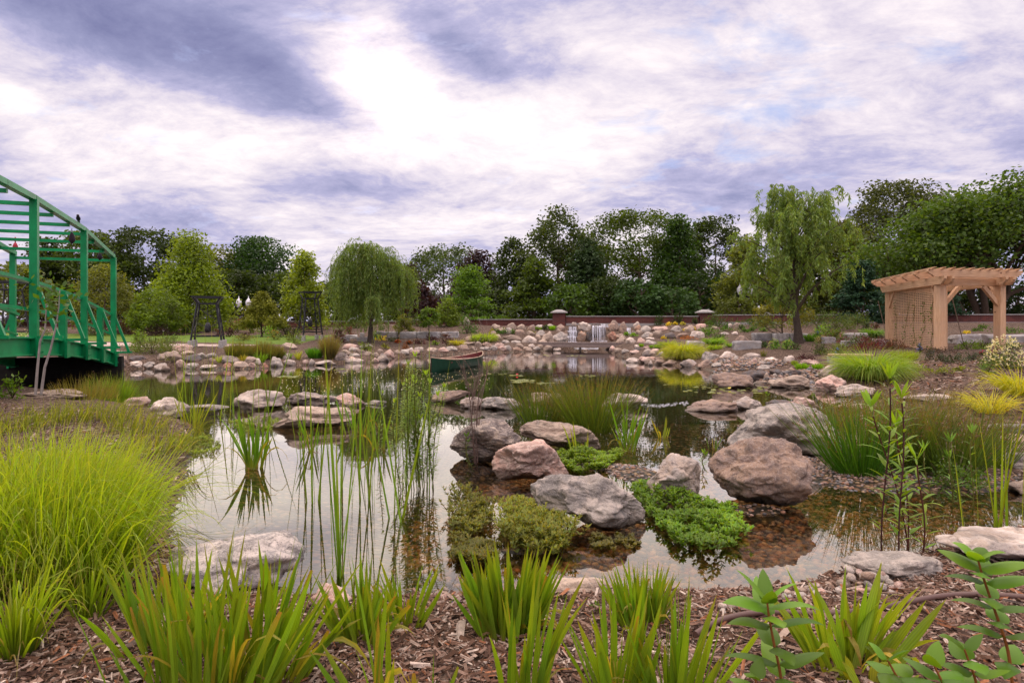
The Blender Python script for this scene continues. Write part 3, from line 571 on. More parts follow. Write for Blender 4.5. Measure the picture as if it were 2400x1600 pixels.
near=[
 (398,1264,702,1400,'k','large speckled white granite boulder behind the big iris clump at lower left',5,.35,.9),
 (716,1370,824,1434,'p','pink granite boulder at the water edge behind the second iris clump',5,.4,.7),
 (824,1368,946,1412,'g','low grey stone at the water edge right of the pink granite boulder',5,.3,.7),
 (1258,1354,1440,1396,'t','flat tan stone half buried in mulch at the near waterline',5,.25,.5),
 (1978,1296,2212,1362,'g','low rounded grey boulder beside the little heap of pebbles',5,.3,.6),
 (2208,1250,2520,1330,'w','broad pale granite boulder at the near right shore behind the leafy shrub',5,.25,.7),
 (1243,1113,1518,1250,'g','angular grey boulder with a pointed right end in front of the gravel',6,.75,.62),
 (1152,1028,1334,1132,'p','pink brown boulder rising from the water, front one of the middle trio',6,.6,.8),
 (1053,980,1222,1088,'s','round striped boulder at the left of the middle trio behind a dead weed',6,.05,.8),
 (1216,984,1410,1064,'t','long tan boulder behind the pink one with iris blades before it',6,.45,.6),
 (1517,1066,1650,1172,'w','pale steep boulder between two green creeping plants and the gravel',6,.6,.75),
 (1669,1023,1898,1192,'b','largest brown rough boulder standing over dark gravel at right of centre',6,.95,.75),
 (1706,950,1968,1078,'g','huge smooth grey sloping boulder behind the large brown one',6,.35,.8),
 (640,950,832,1008,'t','low tan boulder standing in the still water left of centre',5,.35,.7),
 (553,911,672,960,'w','round pale grey boulder, leftmost in the row dividing the pond',5,.4,.8),
 (668,919,788,950,'s','flat dark striped boulder in the dividing row beside the round pale one',5,.35,.6),
 (788,920,854,953,'p','small pinkish boulder at the right end of the left dividing row',5,.5,.8),
 (1078,928,1132,957,'w','small pale stone under the slanting brown slab',5,.4,.8),
 (1126,929,1228,960,'g','blue grey flat split stone in the dividing row left of the rushes',5,.4,.6),
 (1236,918,1320,948,'t','tan rock half hidden behind the big rush tussocks',5,.4,.6),
 (1408,922,1514,956,'w','pale ridged rock at the little weir right of the rushes',5,.5,.6),
 (1606,937,1732,967,'b','long flat brown stone right of the little weir',5,.35,.55),
 (1712,927,1790,959,'w','pale stone wedged behind the long flat brown stone',5,.4,.6),
 (1793,937,1872,955,'d','dark flat stone on top of the row behind the huge grey boulder',4,.4,.6),
 (1834,929,1918,960,'p','pink flat boulder at the right end of the dividing row',5,.45,.6),
 (1666,870,1770,909,'b','broad orange brown boulder at the far right shore with lily pads before it',5,.6,.7),
 (1737,866,1802,894,'d','dark brown peaked rock just behind the broad orange brown boulder',4,.6,.6),
 (1800,878,1896,909,'t','tan cracked boulder on the right shore beside small gravel',5,.4,.7),
 (1911,878,1985,916,'p','pinkish rounded boulder on the right shore left of the low pale one',5,.5,.8),
 (1949,899,2054,930,'w','low pale pink boulder at the corner of the right inlet',5,.3,.6),
 (1922,845,2014,887,'w','large pale dome boulder beside the green fountain grass',5,.4,.7),
 (1876,841,1922,858,'p','small pink boulder behind two tufts of bright grass',4,.4,.7),
 (1837,832,1863,850,'w','small white angular rock on mulch beside bright grass tufts',4,.5,.7),
 (1958,944,2040,958,'t','thin tan stone behind the huge grey boulder partly under rushes',4,.3,.5),
 (2100,923,2236,941,'w','long pale slab lying behind the right hand rushes',4,.4,.35),
 (2328,990,2440,1022,'g','blue grey rock above the brown ones at the right edge',5,.5,.6),
 (2322,1018,2450,1058,'b','brown rock between two grey ones at the right edge',5,.5,.6),
 (2304,1056,2460,1098,'g','wide dark grey rock lowest of the stack at the right edge',5,.4,.5),
 (2362,1124,2460,1160,'t','tan stone by the reeds at the right edge of the photo',5,.4,.6),
 (62,912,215,934,'t','low tan rock in the left shore grass under the bridge sapling',5,.3,.5),
 (287,930,350,952,'p','small pink stone at left beside a larger pale rock in the grass',4,.4,.6),
 (345,931,445,975,'w','pale rounded rock among grasses at the left end of the dividing row',5,.35,.7),
 (440,948,545,957,'w','thin pale stone barely above the water beside the left grasses',4,.3,.5),
 (852,938,905,949,'g','tiny grey flat stone at waterline right of the small pinkish boulder',4,.3,.6),
]
for x0,y0,x1,y1,k,lab,sb,an,dp in near: rock(x0,y0,x1,y1,k,lab,sub_=sb,ang=an,depth=dp,sink=.35,rough=1.35)
# the slanting slab in the dividing row
o=rock(1010,918,1104,945,'b','long brown slab tilted up to the right in the dividing row',sub_=5,ang=.9,depth=.4,seed=77); o.rotation_euler=(0,-.22,0); o.location.z+=.04
ORD=['first','second','third','fourth','fifth','sixth','seventh','eighth','ninth','tenth','eleventh','twelfth','thirteenth','fourteenth','fifteenth','sixteenth','seventeenth','eighteenth','nineteenth','twentieth','twenty-first','twenty-second','twenty-third','twenty-fourth']
def cluster(ox,oy,s,lst,where,group,mn=3):
    L=sorted([(a/s+ox,b_/s+oy,c/s+ox,d_/s+oy,k) for a,b_,c,d_,k in lst],key=lambda t:t[0]+t[2])
    for i,(x0,y0,x1,y1,k) in enumerate(L):
        big=(x1-x0); size='large' if big>38 else ('small' if big<17 else ''); shape='flat ' if (x1-x0)>3.2*(y1-y0) else ''
        lab=f"{(size+' ') if size else ''}{shape}{KN[k][1]} stone, {ORD[i]} {where}"; lab=' '.join(lab.split())
        rock(x0,y0,x1,y1+1.0,k,lab,group,sub_=4 if big>30 else 3,ang=.55,depth=.8,name='stone',sink=.5)
S=5.88
cluster(1150,720,S,[(0,225,130,305,'t'),(110,275,185,325,'t'),(220,210,355,300,'t'),(355,228,490,300,'t'),(500,238,615,325,'b'),(615,238,750,300,'g'),(770,228,890,290,'w'),(905,228,1040,320,'b'),(-390,130,-290,235,'g'),(-375,80,-250,145,'b'),(-265,108,-130,185,'t')],'from left in the upper terrace row left of the waterfall','waterfall rockery, upper left row')
cluster(1150,720,S,[(190,275,305,360,'g'),(325,300,485,380,'b'),(490,320,610,385,'t'),(610,310,750,380,'g'),(900,293,980,335,'t'),(0,320,80,372,'t'),(-470,180,-400,240,'t')],'from left in the lower terrace row left of the waterfall','waterfall rockery, second left row')
cluster(1150,720,S,[(20,370,150,445,'t'),(160,378,430,460,'t'),(430,388,635,482,'w'),(280,455,425,485,'g'),(150,448,265,488,'g'),(650,445,780,482,'t'),(605,375,700,445,'t'),(695,325,880,480,'t'),(815,335,1090,482,'g')],'from left behind the boardwalk, left of the waterfall','rockery behind the boardwalk, left')
cluster(1150,720,S,[(2010,412-2,2110+20,490,'p'),(1725,420,1840,488,'t'),(1770,380,1880,440,'t'),(1865,410,2005,492,'w'),(2105,445,2295,498,'g'),(1700,360,1830,420,'b')],'from left behind the boardwalk, right of the waterfall','rockery behind the boardwalk, right')
cluster(1150,720,S,[(1965,195,2055,290,'w'),(1990,240,2075,310,'o'),(2065,250,2220,332,'g'),(1940,320,2005,365,'t'),(2005,312,2095,365,'t'),(2070,335,2230,410,'g'),(2180,362,2262,415,'t'),(2130,410,2275,440,'w')],'from left in the jumble right of the waterfall','rockery right of the waterfall')
cluster(1500,740,S,[(170,140,380,205,'p'),(415,135,590,210,'g'),(600,125,745,215,'t'),(775,105,920,200,'p'),(980,140,1090,170,'t'),(1170,105,1265,165,'w'),(1270,88,1385,150,'t')],'from left in the row below the right brick wall','upper right terrace stones')
cluster(1500,740,S,[(175,198,305,305,'t'),(315,222,490,310,'d'),(490,235,680,310,'b'),(685,205,885,300,'w'),(1090,222,1225,255,'g'),(1255,212,1360,258,'w')],'from left in the terrace row above the yellow grasses','lower right terrace stones')
FL='beside the falling water'
fr=[(1105,205,1185,265,'w','small pale rock at the very top left of the waterfall'),(1210,198,1385,320,'w','rounded pale boulder on top between the two falls'),(1195,322,1335,478,'o','upright orange brown boulder between the two falls'),
 (1600,178,1765,320,'b','brown boulder at the top right of the wider fall'),(1765,195,1885,350,'b','dark brown boulder right of the two falls in the top row'),(1600,330,1735,468,'r','rust red boulder standing at the foot of the wider fall'),
 (1370,195,1640,215,'d','thin dark flat ledge stone the wider fall pours from'),(1380,215,1510,265,'d','dark stone under the thin ledge of the wider fall'),(1315,320,1400,468,'d','dark wet rock left of the wider fall'),(1230,470-30,1260,478,'d',''),
 (985,200,1115,245,'d','dark low stone at the top left of the narrow fall'),(985,318,1090,420,'b','brown rock at the left foot of the narrow fall')]
for a,b_,c,d_,k,lab in fr:
    if lab: rock(a/S+1150,b_/S+720,c/S+1150,d_/S+720+1,k,lab,'rocks of the waterfall',sub_=4,ang=.5,depth=.7,sink=.3,name='boulder')
rock(1505/S+1000-105,0,0,0) if False else None
o=rock(1150+1395/S,720+240/S,1150+1610/S,720+470/S,'d','tall dark wet rock face behind the wider fall','rocks of the waterfall',sub_=4,ang=.9,depth=.35,sink=.2); o.location.y+=.3
o=rock(1150+1050/S,720+240/S,1150+1240/S,720+480/S,'d','dark stepped wet rock face behind the narrow fall','rocks of the waterfall',sub_=4,ang=.9,depth=.35,sink=.2); o.location.y+=.3
cluster(1150,720,S,[(30,488,190,560,'p'),(-5,520,95,590,'g'),(100,530,220,590,'p'),(165,520,290,590,'g'),(335,495,455,545,'t'),(270,545,440,595,'o'),(440,540,575,595,'t'),(510,505,610,550,'w'),(570,535,690,595,'g'),(635,508,720,560,'t'),(700,522,850,598,'t'),(838,515,925,570,'t'),(855,562,970,598,'w'),(1270,572,1340,596,'t')],'from left on the shore in front of the boardwalk','far shore stones before the boardwalk')
cluster(1150,720,S,[(1630,525,1745,595,'p'),(1705,560,1810,612,'t'),(1800,570,1930,620,'g'),(1915,585,2080,630,'p'),(1960,548,2090,590,'d'),(1980,515,2050,550,'w'),(2090,570,2215,640,'w'),(2090,630,2210,680,'d'),(2100,532,2195,570,'p'),(1865,690,2045,760,'w'),(2045,675,2200,740,'p'),(2170,590,2300,650,'t'),(2110,700,2240,760,'t')],'from left between the boardwalk end and the yellow grass','right shore stones near the boardwalk')
cluster(1500,740,S,[(0,560,230,640,'p'),(215,558,375,610,'p'),(60,600,130,670,'t'),(110,612,180,680,'w'),(190,595,385,665,'b'),(285,600,560,675,'b'),(550,590,865,700,'w'),(790,598,975,690,'b'),(985,640,1160,690,'g'),(1150,662,1290,688,'p'),(130,450,270,500,'p'),(260,490,355,545,'g')],'from left on the shore below the yellow grass','right shore stones by the yellow grass')
cluster(1500,740,S,[(850,490,1105,600,'g'),(1055,485,1340,575,'w'),(1390,505,1660,590,'w'),(1285,545,1370,605,'g'),(1370,560,1450,600,'t'),(1200,550,1270,592,'t'),(1505,585,1625,665,'p'),(1630,620,1730,665,'w'),(1470,675,1530,700,'p'),(1610,668,1850,730,'g'),(1700,565,1900,612,'w'),(1790,730,1980,805,'d'),(1965,740,2280,815,'d'),(2040,705,2115,735,'t'),(1700,780,1780,865,'t'),(1820,790,1890,845,'g'),(1560,890,1780,935,'t')],'from left on the gravel below the square limestone block','right shore stones below the limestone block')
cluster(380,760,S,[(135,275,425,400,'p'),(0,360,290,520,'t'),(255,355,430,410,'t'),(190,480,345,600,'p'),(325,405,560,510,'d'),(420,388,600,470,'g'),(590,392,750,465,'g'),(640,458,755,515,'b'),(310,530,500,610,'g'),(500,550,820,610,'w'),(0,560,115,640,'t')],'from left on the shore before the larger black tower','left shore stones by the larger tower')
cluster(380,760,S,[(800,428,1075,540,'s'),(1075,440,1300,515,'t'),(1200,465,1365,530,'w'),(815,528,960,590,'r'),(950,508,1215,600,'t'),(1200,520,1300,590,'p'),(1365,530,1465,600,'r'),(1475,445,1680,580,'g'),(1670,480,1840,560,'w'),(1640,395,1775,475,'g'),(1635,248,1860,340,'t'),(1920,485,2020,548,'p'),(2020,475,2112,560,'w'),(2110,490,2400,560,'w')],'from left before the brown rush bed','left shore stones by the rush bed')
cluster(760,740,S,[(235,380,475,460,'p'),(330,425,480,480,'g'),(470,390,670,460,'g'),(405,450,655,530,'t'),(210,462,410,540,'t'),(155,500,335,620,'s'),(330,515,500,560,'g'),(320,558,440,610,'p'),(300,580,550,645,'w'),(650,498,755,560,'t'),(640,572,755,640,'p'),(725,515,905,625,'s')],'from left in the heap below the weeping willow','stone heap below the willow')
cluster(760,740,S,[(730,452,820,500,'t'),(805,455,970,555,'p'),(960,468,1055,525,'t'),(1035,458,1175,525,'g'),(1145,432,1230,490,'w'),(1235,428,1370,490,'w'),(1170,470,1325,525,'p'),(1385,432,1560,485,'t'),(1545,430,1725,490,'p'),(1650,418,1840,475,'g'),(1840,395,2000,475,'b'),(2075,350,2180,420,'t'),(2170,358,2325,430,'b'),(2020,420,2110,470,'t'),(2120,425,2300,475,'g'),(1940,270,2050,350,'p'),(1900,360,2090,400,'t')],'from left on the shore behind the canoe','far shore stones behind the canoe')
cluster(0,400,3.136,[(750,1412,850,1450,'b'),(838,1400,930,1442,'g'),(840,1358,950,1410,'b'),(930,1358,1070,1402,'d'),(940,1398,1050,1442,'w'),(1030,1402,1150,1452,'g'),(1160,1330,1300,1395,'t'),(1130,1412,1230,1470,'w')],'from left beside the green bridge end','left shore stones by the bridge')
cluster(0,400,3.136,[(30,1395,100,1440,'w'),(-40,1385,40,1440,'g'),(100,1395,190,1440,'b'),(180,1390,260,1438,'g')],'from left on the bank beneath the green bridge','stones beneath the bridge')
# limestone blocks
def blocks(ox,oy,s,lst,where):
    for i,(a,b_,c,d_) in enumerate(lst):
        rock(a/s+ox,b_/s+oy,c/s+ox,d_/s+oy+1,'w',f"grey limestone block, {ORD[i]} from left {where}",'limestone retaining blocks',sub_=4,blocky=1.,depth=.5,sink=.25,rough=.35,name='stone_block',cat='stone block')
blocks(760,740,S,[(680,210,860,300),(860,212,1025,302),(1025,215,1275,305),(1275,212,1600,300),(1600,212,1860,292)],'in the retaining wall behind the willow')
blocks(760,740,S,[(215,290,350,345),(290,260,460,310),(455,292,610,350),(490,232,555,292)],'in the pale pile left of the willow trunk')
blocks(1500,740,S,[(640,345,880,430),(1290,338,1650,455)],'of two square blocks standing alone on the right slope')
rock(1500+1310/S,740+265/S,1500+1520/S,740+342/S,'b','brown boulder sitting on the lone square limestone block',sub_=4,ang=.5,depth=.8,gy=740+450/S)
blocks(1500,740,S,[(1555,235,1830,342),(1835,235,2060,340),(2065,238,2300,338)],'in the retaining row behind the tall willow trunk')
blocks(1850,740,4.276,[(330,210,460,270),(515,245,725,300),(550,170,780,250),(830,228,985,292)],'in the row left of the pergola lattice')
blocks(1850,740,4.276,[(1615,180,1955,268),(1958,182,2165,270),(2168,184,2400,265),(2405,184,2700,265)],'in the retaining row seen through the pergola')
# heap of loose pebbles at the near right bank, each one its own stone
r=np.random.default_rng(5); pg='pebbles heaped at the near right waterline'
def peb(px,py,wp,lift,lab,grp):
    g=G(px,py); s=g[1]/F*wp; v,f=boulder(int(r.integers(1,60)),2,.2,.6); k='wgptgb'[int(r.integers(0,6))]; lab=lab.replace('COL',KN[k][1])
    v=v*np.array([s,s*r.uniform(.6,.9),s*r.uniform(.45,.65)]); o=MB().add(v,f).build('pebble',M[KN[k][0]],smooth=True); o.location=(g[0],g[1],g[2]+lift*s*.45+s*.12); o.rotation_euler=(r.normal(0,.2),r.normal(0,.2),r.uniform(0,3)); setp(o,lab,'pebble',grp)
for i in range(30):
    t=i%3; peb(r.uniform(1995,2110)-t*4,1385-t*7+r.uniform(-12,14)+(5 if i>20 else 0),r.uniform(20,31),t,'smooth COL pebble in the small heap against the low rounded grey boulder',pg)
for i in range(46):
    u=r.uniform(0,1); peb(1690+u*290,1428-45*u+r.uniform(-12,14),r.uniform(16,34),i%2*.7,'rounded COL pebble in the loose line along the near waterline left of the pebble heap',pg)
for i in range(14): peb(r.uniform(1010,1100),1400+r.uniform(-16,22),r.uniform(12,22),i%2*.6,'small COL pebble at the waterline left of the tallest near iris clump','pebbles by the near waterline, centre')
for i in range(8): peb(r.uniform(1580,1690),1396+r.uniform(-6,10),r.uniform(9,18),0,'tiny COL pebble at the near waterline behind the right front iris blades','pebbles by the near waterline, right of centre')
# gravel at far right shore
mb=MB()
for px,py,n,rx,ry in [(1735,845,500,.9,1.3),(1905,874,350,1.3,.9),(1760,858,300,1.6,.6),(1880,905,260,.5,.5),(1830,900,200,1.2,.5)]:
    g=G(px,py); mb.add(*pebbles(n,g[0],g[1],rx,ry,.06,.14,r,zoff=.01))
setp(mb.build('shore_gravel',M['pebble'],smooth=True),'loose grey gravel spread between stones on the far right shore','gravel',kind='stuff')
M['shadestone']=plain('shade_black_stone',(.022,.020,.018),.8,.1,.3,6.)  # abutment stone; shade under the bridge is put into this near-black colour
# ============================================================ green truss footbridge
A=np.array([-11.2,17.3]); dirb=nrm(np.array([[2.25,-5.8]]))[0]; outb=np.array([-dirb[1],dirb[0]]); WB=2.2   # outb points right (away from the deck)
dirb3=np.append(dirb,0); 
def bp(s,off,z): p=A+dirb*s+outb*off; return np.array([p[0],p[1],z])
SL=17.5
def dz_(s): u=(s-SL/2)/(SL/2); return .655+.62*(1-u*u)
def tz(s): u=abs(s-SL/2)/(SL/2); return 3.31+.49*(1-u**3.2)
br=thing('footbridge','bright green painted steel truss footbridge arching over the pond inlet at left','bridge',bp(0,0,0))
posts=[0,2.9,6.2,SL-6.2,SL-2.9,SL]; shorts=[1.45,4.5,SL/2,SL-4.5,SL-1.45]
dk=MB(); n=48
for i in range(n):
    s0=-.25+(SL+.5)*i/n; s1=-.25+(SL+.5)*(i+.93)/n; sm=(s0+s1)/2
    a=bp(sm,-.06,dz_(sm)-.03); b2=bp(sm,-WB+.06,dz_(sm)-.03); dk.beam(a,b2,(s1-s0),.05)
dk.build('deck_plank',M['deck'],br)['label']='weathered grey brown timber decking of the bridge'
for off in (0.,-WB):
    g=MB(); n=18
    for i in range(n):
        s0,s1=SL*i/n,SL*(i+1)/n; a,b2=bp(s0,off,dz_(s0)-.17),bp(s1+.01,off,dz_(s1)-.17); g.beam(a,b2,.03,.30); g.beam(a+[0,0,.155],b2+[0,0,.155],.16,.03); g.beam(a-[0,0,.155],b2-[0,0,.155],.16,.03)
    g.build('girder',M['green'],br)
    o_=1 if off==0 else -1
    for s in posts:
        ht=tz(s); z0=dz_(s)-.36; m=MB(); m.beam(bp(s,off+o_*.05,z0),bp(s,off+o_*.05,ht),.125,.12,up=dirb3); m.beam(bp(s,off+o_*.13,z0-.02),bp(s,off+o_*.13,dz_(s)-.02),.05,.24,up=dirb3)
        for q in (-.06,.06):
            for zz_ in (.08,.24): c=bp(s+q,off+o_*.165,z0+zz_); m.lathe(c-[0,0,.012],[(0,0),(.018,0),(.018,.024),(0,.024)],6)
        m.build('truss_post',M['green'],br)
    for s in shorts:
        m=MB(); m.beam(bp(s,off+o_*.05,dz_(s)-.36),bp(s,off+o_*.05,dz_(s)+1.03),.13,.13,up=dirb3); m.beam(bp(s,off+o_*.13,dz_(s)-.38),bp(s,off+o_*.13,dz_(s)-.02),.05,.22,up=dirb3); m.build('rail_post',M['green'],br)
    for s in posts+shorts:
        m=MB(); m.beam(bp(s,off+o_*.10,dz_(s)+.95),bp(s,off+o_*.42,dz_(s)+.02),.06,.07,up=dirb3); m.beam(bp(s,off+o_*.05,dz_(s)),bp(s,off+o_*.50,dz_(s)),.07,.05); m.build('outrigger_brace',M['green'],br)
    ss=np.linspace(0,SL,19); 
    for h_,nm,wd,ht in ((1.05,'handrail',.12,.06),(.52,'mid_rail',.05,.06)):
        m=MB()
        for s0,s1 in zip(ss[:-1],ss[1:]): m.beam(bp(s0,off-o_*.04,dz_(s0)+h_),bp(s1+.01,off-o_*.04,dz_(s1)+h_),wd,ht)
        m.build(nm,M['green'],br)
    m=MB(); cs=sorted(posts+[SL/2-1.2,SL/2+1.2])
    for s0,s1 in zip(cs[:-1],cs[1:]): m.beam(bp(s0-.03,off+o_*.03,tz(s0)+.03),bp(s1+.03,off+o_*.03,tz(s1)+.03),.12,.10)
    m.build('top_chord',M['green'],br)
m=MB(); m.beam(bp(-.12,.25,.02),bp(-.12,-WB-2.6,.02),.3,1.05); q=m.build('abutment',M['shadestone'],br); q['label']='dark shaded abutment wall under the bridge end'
for s in [0,.95,1.95,2.9,3.95,5.05,6.2,7.4,8.75,10.1,11.3,12.5,13.6,SL-2.9,SL]:
    m=MB(); m.beam(bp(s,.03,tz(s)-.09),bp(s,-WB-.03,tz(s)-.09),.07,.07); m.build('cross_member',M['green'],br)
def hang(s,off,L,lab):
    p=bp(s,off,tz(s)-.12); m=MB(); m.tube([p,p-[0,0,.1]],.008,4); m.lathe(p-[0,0,.1+L],[(0,0),(.05,.06),(.065,L*.35),(.045,L*.8),(.02,L)],10); o=m.build('hanging_pouch',M['darkhang'],origin=tuple(p),smooth=True); setp(o,lab,'ornament','dark things hung from the bridge')
hang(3.75,.02,.26,'dark narrow pouch hanging from the top chord, nearer one'); hang(1.35,.02,.2,'dark narrow pouch hanging from the top chord near the bridge end post')
def bird(p,rz,lab,mat,sz=1.):
    m=MB(); v,f=ico(3); b_=v*np.array([.10,.045,.045]); b_[:,2]+=b_[:,0]*.35; b_[:,1]*=np.where(b_[:,0]<-.02,1+ (b_[:,0]+.02)*7,1)
    h=v*np.array([.034,.03,.03])+np.array([.095,0,.055]); allv=b_; m.add(allv*sz,f); m.add(h*sz,f)
    m.add(np.array([(.125,-.008,.055),(.125,.008,.055),(.16,0,.048),(.125,0,.064)])*sz,[(0,1,2),(1,3,2),(3,0,2)])
    m.add(np.array([(-.07,-.02,-.02),(-.07,.02,-.02),(-.20,.022,-.07),(-.20,-.022,-.07),(-.07,-.02,-.035),(-.07,.02,-.035)])*sz,[(0,1,2,3),(3,2,5,4)])
    for y in (-.015,.015): m.tube([np.array((.02,y,-.03))*sz,np.array((.025,y,-.085))*sz],.004,4)
    o=m.build('bird',mat,smooth=True); o.location=p; o.rotation_euler=(0,0,rz); setp(o,lab,'bird')
bird(bp(3.3,.03,tz(3.3)+.19),R(-60),'small dark bird perched on the sloping top chord of the bridge',M['darkhang'])
p=bp(0,-WB,tz(0)+.1); m=MB(); m.lathe(p,[(0,0),(.05,.02),(.06,.12),(.03,.2),(0,.22)],10); m.beam(p+[0,0,.2],p+[0,0,.36],.02,.02); setp(m.build('finial',M['redcloth'],origin=tuple(p),smooth=True),'small red ornament on top of the far bridge end post','ornament')
# ============================================================ canoe
def canoe():
    base=at(1066,862,CZ*F/(872-HY)); base[2]=0; X,Y=W0(1010,872); X2,Y2=W0(1117,850)
    bow=np.array([X,Y]); st=np.array([(1122-CX)*Y2/F+.6,Y2+1.0]); L=4.2; ax=nrm((st-bow)[None])[0]
    t=thing('canoe','dark green canoe with red lining and wood gunwales floating in the pond','canoe',(bow[0],bow[1],0))
    n=24; k=9; half=.44
    def sec(i,inset=0.):
        u=i/n; bw=half*(1-abs(2*u-1)**2.4)+.012; sh=.31+.13*abs(2*u-1)**3; dr=-.10; pts=[]
        for j in range(k):
            a=(j/(k-1)-.5)*math.pi; y=np.sin(a); yy=np.sign(y)*abs(y)**.75*(bw-inset); z=dr+inset+(sh-dr-inset)*(1-np.cos(a)**.65)
            pts.append((u*L,yy,z))
        return pts
    for inset,nm,mat in ((0,'hull',M['canoe_out']),(.022,'lining',M['canoe_in'])):
        v=np.array([sec(i,inset) for i in range(n+1)]).reshape(-1,3); f=[]
        for i in range(n):
            for j in range(k-1): q=(i*k+j,i*k+j+1,(i+1)*k+j+1,(i+1)*k+j); f.append(q if inset==0 else q[::-1])
        P=np.stack([bow[0]+ax[0]*v[:,0]-ax[1]*v[:,1],bow[1]+ax[1]*v[:,0]+ax[0]*v[:,1],v[:,2]],1); MB().add(P,f).build(nm,mat,t,smooth=True)
    def wp(x,y,z): return np.array((bow[0]+ax[0]*x-ax[1]*y,bow[1]+ax[1]*x+ax[0]*y,z))
    for sg in (-1,1):
        pts=[wp(i/n*L,sg*(half*(1-abs(2*i/n-1)**2.4)+.01),.315+.13*abs(2*i/n-1)**3) for i in range(n+1)]; MB().tube(pts,.014,6).build('gunwale',M['trim'],t)
    for x in (.9,3.1): b_=half*(1-abs(2*x/L-1)**2.4); MB().beam(wp(x,-b_,.25),wp(x,b_,.25),.24,.025).build('seat',M['canoe_in'],t)
    MB().beam(wp(2.05,-half,.29),wp(2.05,half,.29),.06,.03).build('thwart',M['trim'],t)
canoe()
# ============================================================ pergola
gp=.60
P1=np.array([14.45,23.7]); P2=np.array([13.18,19.05]); P4=np.array([15.33,19.45]); P3=P2+nrm((P4-P2)[None])[0]*.42+nrm((P1-P2)[None])[0]*.75
PR=P4+(P1-P2)
pg_=thing('pergola','cedar pergola with a lattice side screen and stepped rafters at right','pergola',(P2[0],P2[1],gp))
u1=np.append(nrm((P1-P2)[None])[0],0); u2=np.append(nrm((P4-P2)[None])[0],0)
def v3(p,z): return np.array((p[0],p[1],z))
for P_,wd in ((P1,.18),(P2,.205),(P3,.2),(P4,.205),(PR,.2)):
    m=MB(); m.beam(v3(P_,gp-.25),v3(P_,2.66),wd*1.15,wd,up=u2); m.build('post',M['cedar'],pg_)
def notched(a,b_,wd,ht,nm,lab=None,mat='cedarh'):
    """beam with curved cut ends"""
    a=np.array(a,float);b_=np.array(b_,float); x=nrm((b_-a)[None])[0]; L=np.linalg.norm(b_-a); y=np.cross((0,0,1),x)
    pr=[(0,ht*.5),(0,ht*.12),(.05,ht*.05),(.07,-ht*.15),(.15,-ht*.25),(.22,-ht*.5)]
    pr=pr+[(L-q,z) for q,z in pr[::-1]]; n=len(pr); v=[]
    for s in (-.5,.5): v+= [a+x*q+np.array((0,0,z))+y*wd*s for q,z in pr]
    m=MB(); bm=bmesh.new(); vs_=[bm.verts.new(tuple(p)) for p in v]; bm.faces.new(vs_[:n]); bm.faces.new(vs_[n:][::-1])
    for i in range(n): bm.faces.new((vs_[(i+1)%n],vs_[i],vs_[n+i],vs_[n+(i+1)%n]))
    bmesh.ops.recalc_face_normals(bm,faces=bm.faces); me=bpy.data.meshes.new(nm); 
    o0=np.array(pg_['_o']); 
    # local frame along x so that the grain follows the timber
    for v_ in bm.verts:
        q=np.array(v_.co[:])-a; v_.co=(q@x,q@y,q[2])
    bm.to_mesh(me); bm.free(); ca=me.color_attributes.new('Col','FLOAT_COLOR','POINT'); ca.data.foreach_set('color',np.ones(len(me.vertices)*4,np.float32)); me.materials.append(M[mat])
    o=bpy.data.objects.new(nm,me); C.objects.link(o); o.parent=pg_; o.location=tuple(a-o0); o.rotation_euler=(0,0,math.atan2(x[1],x[0])); return o
for base in (P2,P4):
    for s in (-.075,.075): notched(v3(base,2.77)-u1*.70+u2*s*1.9,v3(base+(P1-P2),2.77)+u1*.55+u2*s*1.9,.07,.24,'carrying_beam')
notched(v3(P2,2.74)-u2*.05,v3(P4,2.74)+u2*.05,.09,.2,'tie_beam'); notched(v3(P1,2.74),v3(PR,2.74),.09,.2,'tie_beam')
for i in range(6):
    q=v3(P2,2.99)+u1*(-.35+i*1.12); notched(q-u2*.62,q+u2*2.8,.07,.22,'rafter')
for i in range(10):
    q=v3(P2,3.125)-u2*.45+u2*i*.34; o=notched(q-u1*.62,q+u1*5.7,.06,.05,'batten')
# braces
def brace(p,dirv,nm='brace'):
    m=MB(); a=v3(p,2.05)+dirv*.06; b_=v3(p,2.62)+dirv*.62; m.beam(a,b_,.1,.12); m.build(nm,M['cedar'],pg_)
brace(P1,-u1); brace(P2,u1); brace(P4,-u2); brace(P3,u2); brace(P3,u1); brace(P4,u1); brace(PR,-u1)
# lattice
lt=MB(); LL=np.linalg.norm(P1-P2)-.3; z0,z1=gp+.08,2.62
for i in range(34):
    z=z0+(z1-z0)*(i+.5)/34; lt.beam(v3(P2,z)+u1*.15-u2*.012,v3(P2,z)+u1*(.15+LL)-u2*.012,.012,.032)
for i in range(int(LL/.17)):
    q=u1*(.2+i*.17); lt.beam(v3(P2,z0)+q+u2*.004,v3(P2,z1)+q+u2*.004,.024,.012,up=u2)
lt.build('lattice',M['cedar'],pg_)['label']='square cedar lattice panel closing the left side'
fr=MB(); 
for z in (z0-.03,z1+.01): fr.beam(v3(P2,z)+u1*.12,v3(P1,z)-u1*.1,.06,.05)
fr.build('lattice_frame',M['cedarh'],pg_)
